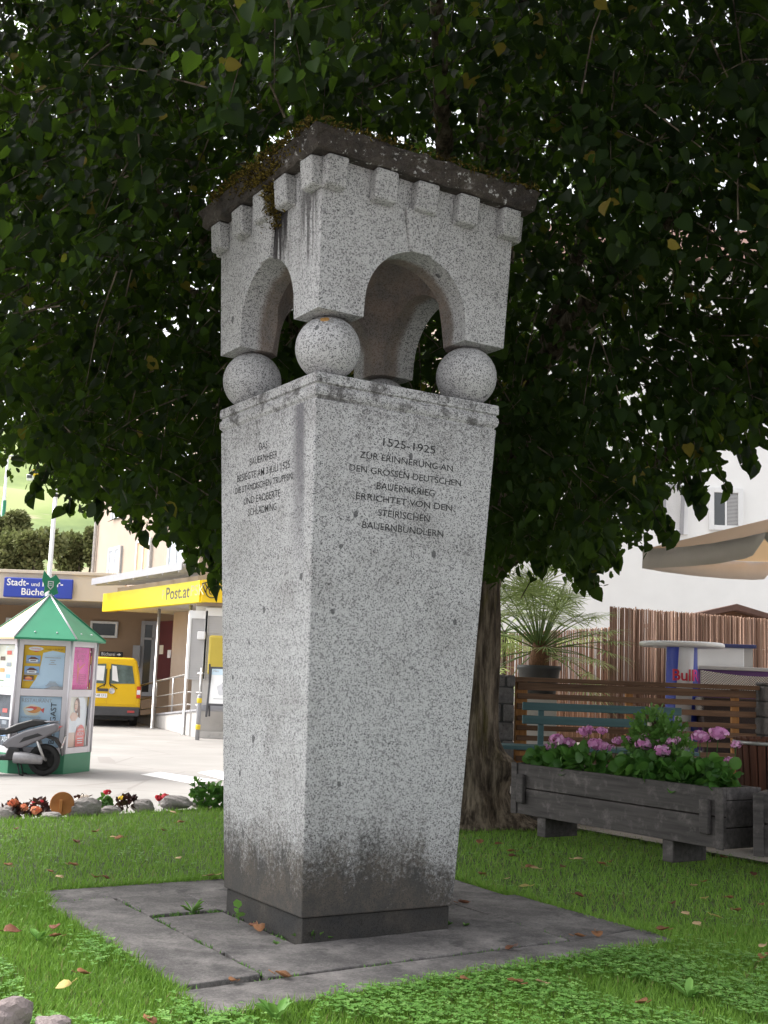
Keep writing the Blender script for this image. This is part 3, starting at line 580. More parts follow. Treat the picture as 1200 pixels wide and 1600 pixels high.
def crown(nc, per):
    c0=np.array([TB.x,TB.y,3.6])
    # sample in an uneven dome, denser towards its lower and outer shell
    u=rng.random(nc)**.55; a=rng.uniform(0,2*np.pi,nc); rr=7.4*np.sqrt(rng.random(nc)); zz=rng.random(nc)
    lobes=1+.10*np.sin(3*a+1)+.07*np.sin(7*a+2.2)
    x=TB.x+rr*np.cos(a)*lobes*.95; y=TB.y+rr*np.sin(a)*lobes
    top=9.5*np.sqrt(np.maximum(.02,1-(rr/7.7)**2))+.9
    z=2.3+(top-1.0)*zz**1.25
    P=np.c_[x,y,z]
    dx=x-TB.x; dy=y-TB.y; keep=((dx/np.where(dx>0,5.9,7.4))**2+(dy/np.where(dy>0,3.6,7.4))**2<1); keep&=~((dx>1.9)&(y>11.3)); P=P[keep]; nc=len(P); x,y,z=P.T
    # clumps: drop clusters in the low parts of a 3-d wave field
    f=np.sin(1.9*x+.7)*np.sin(2.1*y+.2)*np.sin(2.3*z+1.1)+.5*np.sin(4.1*x+2)*np.sin(3.7*y)*np.sin(4.4*z)
    P=P[(f+rng.normal(0,.35,nc))>-.62]; n=len(P)
    out=P-c0; out[:,2]*=.4; D=unit(unit(out)*.8+rng.normal(0,.6,(n,3))+np.array([0,0,-.55]))
    t=np.tile(np.linspace(0,1,per),n)[:,None]; C=np.repeat(P,per,0); Dd=np.repeat(D,per,0); N=len(C)
    side=np.where(np.arange(N)%2==0,1,-1)[:,None]; sv=unit(np.cross(Dd,np.array([[0,0,1.]])+rng.normal(0,.2,(N,3))))
    pos=C+Dd*t*.62+np.array([0,0,-.18])*t**2+sv*side*.04+rng.normal(0,.035,(N,3))
    Y=unit(Dd*.25+sv*side*.45+np.array([0,0,-.75])+rng.normal(0,.38,(N,3)))
    nz=unit(rng.normal(0,.55,(N,3))+np.array([0,-.35,.55])); X=unit(np.cross(Y,nz)); Z=np.cross(X,Y)
    s=rng.uniform(.04,.11,N)
    tip=pos+Y*s[:,None]; px,py,d=proj(tip)
    jit=np.repeat(rng.normal(0,16,n),per)+rng.normal(0,6,N)-4
    lim=np.where(d>7.6,np.interp(px,OUT[:,0],OUT[:,1]),np.interp(px,NEAR[:,0],NEAR[:,1]))
    ok=((py+jit<lim)&((d>6.3)|(py<-60)|((np.abs(px-400)<150)&(py<130)&(d>5.2))))|(d<0)
    thin=(px>845)&(px<1010)&(py>340)&(py<640)&(d>0); ok&=~(thin&(np.repeat(rng.random(n),per)<.25))
    thin2=(px<70)&(py>380)&(py<700)&(d>0); ok&=~(thin2&(np.repeat(rng.random(n),per)<.35))
    ok&=~((np.hypot(tip[:,0]-MC.x,tip[:,1]-MC.y)<1.25)&(tip[:,2]<4.75))
    ok&=(tip[:,2]>2.1)&(np.hypot(tip[:,0]-TB.x,tip[:,1]-TB.y)>.3)
    kt=ok.reshape(n,per).sum(1)>=per*.8; return pos[ok],X[ok],Y[ok],Z[ok],s[ok],np.repeat(rng.normal(.40,.22,n),per)[ok],C[::per][kt],D[kt]
LEAFV=[(0,0,0),(-.30,-.06,.05),(-.50,.22,.10),(-.40,.60,.09),(-.18,.88,.03),(0,1.08,-.10),(.18,.88,.03),(.40,.60,.09),(.50,.22,.10),(.30,-.06,.05)]
LEAFF=[(0,5,4,3,2,1),(0,9,8,7,6,5)]
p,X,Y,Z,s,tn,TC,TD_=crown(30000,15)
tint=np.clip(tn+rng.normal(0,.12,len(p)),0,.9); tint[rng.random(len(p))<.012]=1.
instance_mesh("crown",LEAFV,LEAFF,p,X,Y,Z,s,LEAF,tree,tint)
sel=rng.random(len(TC))<.6; TC=TC[sel]; TD_=TD_[sel]; m_=len(TC); Y2=unit(TD_+np.array([0,0,-.12])); X2=unit(np.cross(Y2,np.array([[0,0,1.]])+rng.normal(0,.1,(m_,3)))); Z2=np.cross(X2,Y2)
_t=[(.012*math.cos(a),-.35,.012*math.sin(a)) for a in (0,2.1,4.2)]+[(.008*math.cos(a),.3,.008*math.sin(a)+.03) for a in (0,2.1,4.2)]+[(.003*math.cos(a),1,.003*math.sin(a)-.05) for a in (0,2.1,4.2)]
ob=instance_mesh("crown_twigs",_t,[(k_+i,k_+(i+1)%3,k_+3+(i+1)%3,k_+3+i) for k_ in (0,3) for i in range(3)],TC-np.array(TB),X2,Y2,Z2,np.full(m_,.6),BARK,tree); ob['kind']='stuff'
print("leaves",len(p))
# hanging twigs at the fringe
tw=[]; TWIGS=[(85,735,9,-35,38),(150,760,9.5,10,40),(250,800,10,60,45),(310,840,10,35,60),(330,850,10.2,10,75),(910,840,10,20,80),(950,850,10.2,-40,60),(860,800,9.6,15,70),(1010,760,9.4,40,70),(1130,640,8.6,30,85),(1165,600,8.4,25,90),(1190,610,8.4,15,60),(1080,700,9,20,70),(395,60,5.5,-40,110),(450,40,5.4,30,110),(215,235,6.4,10,60),(360,130,5.6,-30,60),(980,420,7.8,20,120),(820,845,9.8,25,40),(885,855,9.9,25,45),(925,835,9.7,40,40),(1000,790,9.2,50,55),(1050,730,9.,45,60),(1095,690,8.8,40,75),(1150,650,8.5,30,80),(130,765,9.2,-30,30),(205,790,9.6,20,45),(285,835,10,15,45)]
lp=[]
for (px,py,d,dx,dy) in TWIGS:
    a=at_y(px,py-40,d); b=at_y(px+dx*.5,py+dy*.35,d-.05); c=at_y(px+dx,py+dy,d-.1); tw.append([a,b,c])
    for q in np.linspace(.1,1,11):
        lp.append(a*(1-q)**2+b*2*q*(1-q)+c*q*q)
for a in tw: MB().tube([v-TB for v in a],[.006,.004,.002],5).build("twig",BARK,tree)
L=np.array([tuple(v-TB) for v in lp]); n=len(L); Y=unit(np.c_[rng.normal(0,.5,n),rng.normal(0,.4,n),-np.ones(n)*.9]); nz=unit(rng.normal(0,.5,(n,3))+np.array([0,-.8,.4])); X=unit(np.cross(Y,nz)); Z=np.cross(X,Y)
instance_mesh("fringe_leaves",LEAFV,LEAFF,L,X,Y,Z,rng.uniform(.08,.13,n),LEAF,tree,np.clip(rng.normal(.6,.2,n),0,.92))
for o in tree.children:
    if o.name.split('.')[0]=="crown": o.location=(-TB.x,-TB.y,-TB.z)
# root sprouts by the trunk
for (px,py,hh,lab) in ((742,1262,.36,"young shoot with pale leaves growing against the tree trunk"),(752,1275,.12,"low leafy sprout between the tree roots")):
    q=at_z(px,py,0); st=thing("tree_sprout",lab,"plant",(q.x,q.y-.05,-.01),group="sprouts at the tree foot")
    MB().tube([(0,0,0),(.03,0,hh*.5),(.02,.02,hh)],.004,6).build("stem",CLOVER,st)
    k=7; zz=np.linspace(.3,1,k)*hh; A=rng.uniform(0,6.28,k); Y=unit(np.c_[np.cos(A),np.sin(A)-.4,np.full(k,.2)]); X=unit(np.cross(Y,np.array([[0,0,1.]]))); Z=np.cross(X,Y)
    instance_mesh("leaf",LEAFV,LEAFF,np.c_[np.full(k,.02),np.zeros(k),zz],X,Y,Z,rng.uniform(.05,.09,k),CLOVER,st,rng.uniform(.5,.9,k))

# ------------------------------------------------------------------ left: rocks, flowers, wooden disc
def rock(label, px, py, wpx, hpx, d, mat=ROCK, group="border rocks"):
    c=at_y(px,py,d); k=d/FPX; w_,h_=wpx*k/2,hpx*k/2; bm=bmesh.new(); bmesh.ops.create_icosphere(bm,subdivisions=3,radius=1)
    sd=random.uniform(0,50)
    for v in bm.verts:
        q=v.co; f=1+.22*math.sin(2.1*q.x+sd)*math.cos(1.9*q.y+sd)+.12*math.sin(4.3*q.z+3.7*q.x+sd)+.06*math.sin(9*q.y+7*q.z+sd); v.co=Vector((q.x*f*w_,q.y*f*w_*.75,q.z*f*h_))
    me=bpy.data.meshes.new("border_rock"); bm.to_mesh(me); bm.free(); me.materials.append(mat); o=bpy.data.objects.new("border_rock",me); COL.objects.link(o); o.location=c; o.rotation_euler=(0,0,random.uniform(-.4,.4))
    tag(o,label,"rock",group)
for a in (("small rock at the lawn edge by the left border of the photo",8,1270,34,22,11.3),("flat low rock in front of the orange flowers",78,1276,36,14,11.2),("big grey rock beside the round wooden disc",126,1264,54,34,11.5),
          ("low rock behind the dark-leaved plant with yellow bloom",166,1268,36,16,11.8),("middling rock left of the red geranium",221,1259,36,20,12),("wide flat rock under the red geranium",272,1253,46,22,12.2),("rock at the lawn edge near the leafy green shrub",312,1256,34,16,12.5)): rock(*a)
rock("pinkish rock cut off by the bottom left corner",8,1590,70,60,4.55,PINKROCK,"rocks at the bottom left corner"); rock("pinkish-grey rock just right of the corner rock",82,1603,60,30,4.42,PINKROCK,"rocks at the bottom left corner")
q=at_y(97,1256,11.35); wd=thing("wooden_disc","round orange-brown wooden disc on a stake among the border rocks","sign",(q.x,q.y,q.z))
DISC=wood("orange_disc_wood",(.26,.09,.025),(.40,.17,.05),grain=(3,3,3))
Mx=Matrix.Rotation(R(14),4,'Z')@Matrix.Rotation(R(72),4,'X'); MB().lathe([(.001,-.012),(.108,-.012),(.112,-.006),(.112,.006),(.108,.012),(.001,.012)],36,0,Mx,False).build("disc",DISC,wd,.002)
MB().box((.0,-.035,-.09),(.03,.025,.26)).build("stake",DISC,wd,.003)
def petals(name, c, r, n, mat, parent, ps=.02, flat=.6):
    D=unit(rng.normal(0,1,(n,3))+np.array([0,-.2,.35])); P=np.array(c)[None]+D*np.array([r,r,r*flat])*rng.uniform(.6,1,(n,1)); Y=unit(np.cross(D,rng.normal(0,1,(n,3)))); X=np.cross(Y,D)
    tv=[(-.3,-.5,0),(.3,-.5,0),(.55,.1,.1),(.3,.55,.2),(-.3,.55,.2),(-.55,.1,.1)]
    return instance_mesh(name,tv,[(0,1,2,3,4,5)],P,X,Y,D,rng.uniform(.7,1.3,n)*ps,mat,parent,rng.uniform(0,.92,n))
def foliage(name, c, rad, n, mat, parent, ls=.05, up=.3, tv=None, tf=None):
    u=unit(rng.normal(0,1,(n,3)))*(rng.random((n,1))**.45); P=np.array(c)[None]+u*np.array(rad)[None]
    Y=unit(u+rng.normal(0,.5,(n,3))+np.array([0,0,up])); nz=unit(rng.normal(0,.5,(n,3))+np.array([0,-.4,.6])); X=unit(np.cross(Y,nz)); Z=np.cross(X,Y)
    return instance_mesh(name,tv or LEAFV,tf or LEAFF,P,X,Y,Z,rng.uniform(.6,1.2,n)*ls,mat,parent,np.clip(rng.normal(.5,.2,n),0,.92))
ROUND=[(0,0,0)]+[(.56*math.cos(a)*(1+.06*math.cos(7*a)),.5+.56*math.sin(a)*(1+.06*math.cos(7*a)),.12*math.cos(2*a)) for a in [R(-70+k*320/9) for k in range(10)]]
ROUNDF=[(0,i,i+1) for i in range(1,10)]
def border_plant(name,label,px,py,d,blooms,folmat,fr,nf,ls,z0=-.05):
    q=at_y(px,py,d); t=thing(name,label,"flower",(q.x,q.y,z0),group="border flowers"); k=d/FPX
    foliage("foliage",(0,0,q.z-z0),fr,nf,folmat,t,ls)
    MB().tube([(0,0,0),(.01,0,(q.z-z0)*.6),(0,0,q.z-z0)],.008,6).build("stem",folmat,t)
    for (bx,by,r,mt,n) in blooms:
        b=at_y(bx,by,d-.05); petals("flower_head",(b.x-q.x,b.y-q.y,b.z-z0),r,n,mt,t,r*.75)
border_plant("border_flower","orange begonia with dark red leaves at the left border",28,1266,11.35,[(20,1255,.05,ORANGEP,26),(38,1262,.045,ORANGEP,22),(56,1266,.05,ORANGEP,24)],DKFOL,(.17,.07,.06),70,.07)
border_plant("border_flower","purple-leaved plant with crimson tips next to the begonia",62,1262,11.5,[(50,1255,.025,REDP,10),(64,1252,.025,REDP,10)],DKFOL,(.08,.06,.07),40,.06)
border_plant("border_flower","cream and white bloom behind the big rock",130,1250,11.7,[(122,1250,.035,WHITEP,16),(133,1246,.04,WHITEP,18)],DKFOL,(.09,.05,.04),26,.05)
border_plant("border_flower","single red bloom standing tall on a green clump",164,1255,11.9,[(168,1238,.035,REDP,30)],GERAN,(.07,.06,.08),60,.05)
border_plant("border_flower","dark-leaved plant with one yellow bloom",198,1255,12,[(189,1247,.03,YELP,16)],DKFOL,(.10,.06,.065),60,.055)
border_plant("border_flower","bright red geranium over the flat rock",256,1250,12.25,[(249,1247,.04,REDP,30),(258,1245,.045,REDP,30)],GERAN,(.07,.05,.04),36,.04)
q=at_y(325,1240,12.4); t=thing("border_shrub","small leafy green shrub at the lawn edge left of the pillar","shrub",(q.x,q.y,-.05))
foliage("foliage",(.05,0,.13),(.15,.1,.14),150,GERAN,t,.065); foliage("foliage_tip",(-.13,0,.2),(.06,.05,.14),40,GERAN,t,.055)
for a in (-.12,0,.1): MB().tube([(a*.3,0,0),(a,0,.12),(a*1.2,0,.26)],.006,6).build("stem",BARK,t)

# ------------------------------------------------------------------ kiosk
KZ=-.27
kc=at_z(55,1209,KZ); KD=18.4
def kiosk():
    f0=at_z(14,1209,KZ); f1=at_z(95.6,1209.6,KZ); ctr=(f0+f1)/2; rz=math.atan2(f1.y-f0.y,f1.x-f0.x)-R(5.5)
    sL=.80; ap=sL*math.sqrt(3)/2; cc=ctr+Vector((-math.sin(rz)*ap,math.cos(rz)*ap,0))
    k=thing("advertising_kiosk","six-sided poster kiosk with pointed green roof, white frames and green base","kiosk",(cc.x,cc.y,KZ),rz)
    def hexp(r): return [(r*math.cos(R(60*i)),r*math.sin(R(60*i))) for i in range(6)]
    MB().prism(hexp(sL+.012),0,.30).build("base",GREENP,k,.004)
    MB().prism(hexp(sL-.09),.30,2.03).build("core",DKGREY,k)
    # six faces: frame bars, posters, glass
    for i in range(6):
        ang=R(60*i+30); Mx=Matrix.Rotation(ang+R(90),4,'Z') @ Matrix.Translation((0,-ap,0))   # local x along the face, -y outwards
        fm=MB(); e=sL/2
        for x in (-e+.045,e-.045): fm.box((x,.02,1.17),(.09,.045,1.74),0,Mx)
        for z,h in ((.345,.09),(1.22,.11),(1.985,.09)): fm.box((0,.021,z),(sL-.18,.043,h),0,Mx)
        fm.build("frame",ALU if i!=4+0 else ALU,k,.004)
        for z0,z1 in ((.39,1.165),(1.275,1.94)):
            gb=MB(); gb.box((0,.035,(z0+z1)/2),(sL-.18,.005,z1-z0),0,Mx); gb.build("pane",KGLASS,k)
        if i in (3,4,5):
            for up in (0,1): poster(k,Mx,i,up)
        MB().tube([Mx@Vector((-e,.0,.30)),Mx@Vector((-e,0,2.03))],.022,8,0).build("post",ALU,k)
    Rr_=.925; ze=2.05; za=2.76
    for i in range(6):
        a,b=hexp(Rr_)[i],hexp(Rr_)[(i+1)%6]
        m=MB(); m.add([(a[0],a[1],ze),(b[0],b[1],ze),(0,0,za),(a[0],a[1],ze-.03),(b[0],b[1],ze-.03),(0,0,za-.06)],[(0,1,2),(4,3,5),(3,4,1,0)])
        p=m.build("roof_panel",GLAREPANE if i==3 else GREENP2,k)  # left panel is green too; its bright reflection is put into the colour
        if i==3: p['label']="left roof panel with its bright reflection painted cream-orange"
        MB().tube([(a[0],a[1],ze+.005),(0,0,za+.008)],.014,6).build("roof_seam",ALU if i in(5,4) else GREENP,k)
        dots=MB()
        for q in (.3,.7):
            for (h_) in (.12,):
                pt=Vector((a[0]+(b[0]-a[0])*q,a[1]+(b[1]-a[1])*q,ze))*(1-h_)+Vector((0,0,za))*h_; dots.sphere(pt+Vector((0,0,.006)),.014,8)
        dots.build("screw_head",ALU,k)
    # bent green emblem plate on the tip
    fin=[(-.10,-.12),(-.02,-.06),(.05,-.14),(.13,-.10),(.09,.02),(.15,.10),(.07,.20),(-.01,.14),(-.12,.26),(-.14,.10),(-.09,0)]
    Mf=Matrix.Translation((0,0,za+.13))@Matrix.Rotation(R(90),4,'X'); f=MB().prism(fin,-.012,.012,0,Mf).build("finial_plate",GREENP,k,.004)
    m=MB(); m.prism([(-.045,.09),(-.045,.0),(0,-.05),(.045,0),(.045,.09)],.013,.019,0,Mf); m.prism([(-.03,.075),(-.03,.005),(0,-.03),(.03,.005),(.03,.075)],.019,.022,1,Mf)
    for y in (.02,.045): m.box((0,y,.0235),(.045,.010,.003),0,Mf)
    m.build("emblem",[ALU,GREENP],f); MB().tube([(0,0,za-.05),(0,0,za+.05)],.02,8).build("finial_stem",GREENP,k)
P_WHITE=simple("poster_pale_blue",(.56,.70,.80),.6,.03,3.); P_YEL=simple("poster_yellow",(.78,.47,.03),.6,.05,3.); P_PINK=simple("poster_pink",(.80,.055,.36),.6,.06,5.); P_DPINK=simple("poster_crimson",(.62,.04,.22),.6,.05,5.)
P_CREAM=simple("poster_cream",(.82,.76,.62),.6,.05,3.); P_SKIN=simple("poster_skin",(.78,.52,.40),.6,.04,6.); P_HAIR=simple("poster_hair",(.20,.09,.06),.6,.2,9.); P_WH=simple("poster_white",(.82,.82,.82),.6,.02,3.); P_RED=simple("poster_red",(.78,.13,.10),.6,.04,4.)
P_ORANGE=simple("poster_orange",(.80,.36,.12),.6,.08,6.); P_SKY=simple("poster_sky",(.30,.45,.68),.6,.1,4.); P_ROOF=simple("poster_brown",(.16,.08,.06),.6,.2,12.); P_GREY=simple("poster_grey",(.35,.36,.38),.6,.2,9.); P_GRN=simple("poster_green",(.16,.24,.10),.6,.2,9.); P_DARK=simple("poster_dark",(.07,.075,.09),.5,.35,5.)
PMATS=[P_WHITE,P_YEL,P_PINK,P_DPINK,P_CREAM,P_SKIN,P_HAIR,P_WH,P_RED,P_ORANGE,P_SKY,P_ROOF,P_GREY,P_GRN,P_DARK,INK]
def blob(cx,cy,rx,ry,n=20,w=0.,k=3): return [(cx+rx*math.cos(2*math.pi*i/n)*(1+w*math.sin(k*2*math.pi*i/n)),cy+ry*math.sin(2*math.pi*i/n)*(1+w*math.sin(k*2*math.pi*i/n))) for i in range(n)]
def poster(k,Mx,i,up):
    z0,z1=((.395,1.16),(1.28,1.935))[up]; W=.62; hh=z1-z0
    B=Mx@Matrix.Translation((0,.058,z0))@Matrix.Rotation(R(90),4,'X')     # x right, y up, z towards the viewer
    m=MB(); lev=[0]
    def sh(poly,mi):
        lev[0]+=1; m.add([(x,y,.0012*lev[0]) for x,y in poly],[tuple(range(len(poly)))],mi,B)
    def rc(x0,y0,x1,y1,mi): sh([(x0,y0),(x1,y0),(x1,y1),(x0,y1)],mi)
    def tx(s_,x,y,size,mi,width=None,rot=0,al='CENTER',shear=0.):
        lev[0]+=1; m.text(s_,size,B@Matrix.Translation((x,y,.0012*lev[0]))@Matrix.Rotation(R(rot),4,'Z'),mi,width,al,shear)
    e=W/2-.005
    if i==4 and up:      # tourist poster with three house pictures
        rc(-e,0,e,hh,1); sh([(-e+.12,0),(e,0),(e,hh-.10),(.12,hh-.07),(-.02,hh-.11),(-.06,.25),(-.10,.15)],0)
        sh(blob(-.13,hh-.05,.11,.032,18),7); tx("Ferienhaus",-.13,hh-.062,.028,8,.15,0,'CENTER',.3); sh([(-.19,hh-.085),(-.07,hh-.085),(-.13,hh-.10)],8); tx("Sommer in den Bergen",.14,hh-.06,.022,11,.27,0,'CENTER',.2)
        for (x,y,w_,h_,sk,bl) in ((-.16,.44,.21,.12,10,11),(-.17,.27,.22,.13,10,11),(-.21,.15,.15,.08,11,9)):
            rc(x-w_/2,y-h_/2,x+w_/2,y+h_/2,sk); rc(x-w_/2,y-h_/2,x+w_/2,y-h_/4,12); sh([(x-w_*.4,y-h_*.02),(x+w_*.42,y+h_*.02),(x+w_*.1,y+h_*.33),(x-w_*.15,y+h_*.33)],bl); rc(x-w_*.3,y-h_*.3,x+w_*.32,y,7 if bl==11 else 8); rc(x-w_*.2,y-h_*.2,x+w_*.2,y-h_*.1,bl)
        for y,w_ in ((.47,.24),(.43,.08),(.40,.05),(.37,.11)): rc(.13-w_/2,y,.13+w_/2,y+.010,12)
        for y,w_ in ((.10,.10),(.08,.13),(.06,.16),(.04,.20)): rc(.15-w_/2,y,.15+w_/2,y+.010,12)
        sh([(.02,0),(e,0),(e,.04),(.14,.035)],12)
    elif i==4:           # fish restaurant poster
        rc(-e,0,e,hh,0); tx("RESTAURANT",-.06,hh-.09,.058,12,.44); 
        sh(blob(-.12,hh-.21,.13,.085,22,.06,5),13 if False else 4); sh(blob(-.10,hh-.20,.115,.05,22,.10,3),9); sh(blob(-.12,hh-.18,.07,.028,16,.1,4),8); sh([(.0,hh-.20),(.06,hh-.17),(.05,hh-.25)],8); sh(blob(-.16,hh-.20,.06,.02,14,.1,3),7)
        tx("Internationale",-.13,hh-.33,.034,12,.28); tx("Meeresfische",.06,hh-.40,.034,12,.27); tx("15. Aug. - 5. Sept.",-.03,hh-.475,.034,12,.42); rc(-.25,hh-.51,.14,hh-.505,12); tx("BIERNGAST",.235,hh-.40,.085,15,.62,90)
    elif i==5 and up:    # pink event poster with a dancer
        rc(-e,0,e,hh,2); rc(e-.05,0,e-.03,hh,9); tx("ALLERHEILIGE",-.03,hh-.085,.046,3,.42); tx("Kuzgi",-.02,hh-.19,.115,3,.32,0,'CENTER',.35)
        sh([(-.11,.42),(-.06,.40),(-.05,.33),(.13,.41),(.14,.40),(-.03,.30),(-.05,.22),(-.07,.10),(-.09,.10),(-.085,.22),(-.10,.32)],8); sh(blob(-.085,.45,.025,.03,12),3); sh([(-.10,.43),(-.09,.42),(-.14,.47),(-.15,.46)],3)
        rc(-.03,.08,.19,.24,3)
        for y in (.21,.18,.15,.12,.10): rc(-.01,y,.17,y+.009,2)
        for y,w_ in ((.26,.12),(.235,.10),(.21,.11),(.18,.09)): rc(-.26,y,-.26+w_,y+.010,3)
        tx("Bergkirchweih 2008",-.05,.045,.03,3,.42); rc(-.26,.02,.2,.03,3)
        for x,y in ((-.27,.03),(.23,.03),(-.27,hh-.03),(.25,hh-.06)): sh(blob(x,y,.015,.015,10),7)
    elif i==5:           # swimwear style photo poster
        rc(-e,0,e,hh,4); sh(blob(.10,hh-.3,.2,.33,20,.05,3),7); sh([(-e,0),(.02,0),(.03,.30),(-.02,.36),(-.26,.34),(-e,.28)],5); 
        sh([(-.27,.22),(-.01,.22),(.02,.36),(.06,.44),(.03,.46),(-.04,.40),(-.16,.40),(-.22,.46),(-.26,.44)],7); sh([(-.22,.46),(-.16,.40),(-.04,.40),(.03,.46),(-.02,.53),(-.16,.53)],5)
        sh(blob(-.02,hh-.13,.085,.12,18),6); sh([(.0,hh-.06),(.07,hh-.14),(.09,hh-.33),(.02,hh-.30)],6); sh(blob(-.055,hh-.13,.055,.085,18),5); sh(blob(-.085,hh-.115,.010,.006,8),6); sh(blob(-.045,hh-.115,.010,.006,8),6); sh(blob(-.065,hh-.175,.02,.007,8),8); sh([(-.07,hh-.13),(-.06,hh-.15),(-.075,hh-.15)],9)
        sh(blob(.12,.17,.145,.165,20,.02,2),8); rc(-.02,0,.25,.12,8); tx("AKTION",.12,.17,.055,7,.20); tx("SOMMER",.12,.245,.03,7,.18)
        for y in (.12,.085,.05): rc(.03,y,.19,y+.013,7)
    else:
        rc(-e,0,e,hh,14 if not up else 4)
        if up: tx("Fest",.05,hh-.15,.13,7,.36,0,'CENTER',.3); 
        for j in range(6):
            x=-.15+.2*(j%2); y=.05+.09*j; rc(x-.07,y,x+.08,y+.06,(12,11,8,13,10,9)[(j+i)%6])
        rc(-e,.40 if not up else .02,e,(.43 if not up else .09),7 if not up else 0)
        if not up: tx("ASF",.12,.06,.08,7)
    m.build("poster",PMATS,k)
kiosk()

# ------------------------------------------------------------------ scooter (rear half in view)
def scooter():
    base=at_z(67,1212,KZ); t=thing("motor_scooter","silver and black motor scooter parked in front of the poster kiosk","scooter",(base.x,base.y,KZ),R(186))
    # local +x points to the front of the scooter, rear axle at x=0
    SIL=simple("scooter_silver",(.18,.175,.19),.3,.05,4.,metal=.25); R_=.235
    def wheel(x):
        w_=MB(); w_.lathe([(R_-.075,-.05),(R_-.03,-.062),(R_-.006,-.045),(R_,-.015),(R_,.015),(R_-.006,.045),(R_-.03,.062),(R_-.075,.05),(R_-.075,-.05)],36,0,Matrix.Translation((x,0,R_))@Matrix.Rotation(R(90),4,'X'))
        W=w_.build("wheel",RUBBER,t); rm_=MB(); Mq=Matrix.Translation((x,0,R_))@Matrix.Rotation(R(90),4,'X')
        rm_.lathe([(R_-.078,-.045),(R_-.066,-.05),(R_-.066,.05),(R_-.078,.045),(R_-.095,.02),(R_-.095,-.02),(R_-.078,-.045)],36,0,Mq)
        for kk in range(5):
            a=R(72*kk+10); rm_.hexa([(.03*math.cos(a+.9),.03*math.sin(a+.9),-.015),(.03*math.cos(a-.9),.03*math.sin(a-.9),-.015),(.15*math.cos(a-.1),.15*math.sin(a-.1),-.012),(.15*math.cos(a+.1),.15*math.sin(a+.1),-.012),(.03*math.cos(a+.9),.03*math.sin(a+.9),.02),(.03*math.cos(a-.9),.03*math.sin(a-.9),.02),(.15*math.cos(a-.1),.15*math.sin(a-.1),.02),(.15*math.cos(a+.1),.15*math.sin(a+.1),.02)],0,Mq)
        rm_.lathe([(.001,-.05),(.05,-.05),(.05,.05),(.001,.05)],20,0,Mq); rm_.build("rim",[METAL],W)
    wheel(0); wheel(1.27)
    def side(poly,y0,y1,mat,name,bev=.012):
        return MB().prism([(x,z) for x,z in poly],-y1,-y0,0,Matrix.Rotation(R(90),4,'X')).build(name,mat,t,bev,3)
    side([(-.21,.74),(-.17,.66),(.05,.53),(.32,.40),(.52,.38),(.62,.45),(.50,.56),(.30,.66),(.05,.735),(-.15,.79)],-.14,.14,SIL,"rear_fairing",.035)
    side([(.02,.60),(.20,.54),(.36,.48),(.30,.56),(.10,.63)],-.146,.146,BLACK,"fairing_vent",.006)
    side([(.07,.745),(.25,.70),(.45,.62),(.62,.58),(.80,.60),(.84,.66),(.74,.69),(.58,.68),(.42,.76),(.20,.83),(.02,.82),(-.03,.775)],-.12,.12,BLACK,"seat",.03)
    MB().tube([(.02,.10,.80),(-.16,.09,.80),(-.16,-.09,.80),(.02,-.10,.80)],.012,8).build("grab_rail",SIL,t)
    side([(-.235,.74),(-.19,.70),(-.13,.66),(-.17,.74)],-.10,.10,simple("tail_lamp_red",(.55,.10,.10),.2,.05,4.),"tail_light",.012)
    side([(-.05,.60),(-.17,.56),(-.24,.44),(-.27,.30),(-.255,.30),(-.22,.42),(-.14,.52),(0,.57)],-.07,.07,BLACK,"mudguard",.006)
    pm=MB(); Mp=Matrix.Translation((-.262,0,.50))@Matrix.Rotation(R(-14),4,'Y'); pm.box((0,0,0),(.006,.18,.20),0,Mp); pm.box((-.0042,0,0),(.002,.165,.185),1,Mp)
    Mt=Mp@Matrix.Translation((-.0062,0,.02))@Matrix.Rotation(R(-90),4,'Z')@Matrix.Rotation(R(90),4,'X'); pm.text("LI",.06,Mt,2); pm.text("42 K",.05,Mt@Matrix.Translation((0,-.075,0)),2)
    pm.build("number_plate",[DKGREY,P_WH,P_RED],t)
    ms=MB(); ms.tube([(.42,-.17,.30),(.30,-.175,.27),(.05,-.18,.24),(-.13,-.18,.27)],[.045,.06,.065,.05],14); ms.build("silencer",simple("silencer_grey",(.06,.055,.055),.5,.3,20.),t)
    eg=MB(); eg.tube([(.42,.12,.27),(.22,.13,.26),(.0,.13,.235)],[.09,.085,.06],14); eg.box((.28,.14,.27),(.26,.05,.13)); eg.build("engine_case",simple("engine_alloy",(.32,.31,.32),.45,.15,20.,metal=.4),t,.008)
    for y in (-.12,.12): 
        sp=MB().tube([(-.02,y,.24),(.12,y*.9,.55)],.022,10); sp.build("shock_absorber",METAL,t)
    side([(.36,.40),(.30,.26),(.44,.22),(.95,.22),(1.02,.34),(.98,.36),(.92,.28),(.55,.29),(.50,.42)],-.16,.16,BLACK,"footboard",.02)
    side([(.95,.30),(1.05,.30),(1.20,.85),(1.14,.95),(1.06,.92)],-.20,.20,SIL,"leg_shield",.04)
    side([(1.06,.36),(1.40,.47),(1.48,.40),(1.42,.52),(1.25,.56),(1.10,.46)],-.09,.09,SIL,"front_mudguard",.02)
    MB().tube([(1.27,0,.235),(1.12,0,.95)],.03,10).build("fork",DKGREY,t)
    MB().tube([(1.06,-.34,1.06),(1.10,-.15,1.02),(1.10,.15,1.02),(1.06,.34,1.06)],.016,8).build("handlebar",BLACK,t)
    for y in (-.3,.3):
        MB().tube([(1.08,y,1.05),(1.07,y*1.2,1.20)],.007,6).sphere((1.07,y*1.2,1.24),.055,12,0,None,(.4,1.2,.8)).build("mirror",BLACK,t)
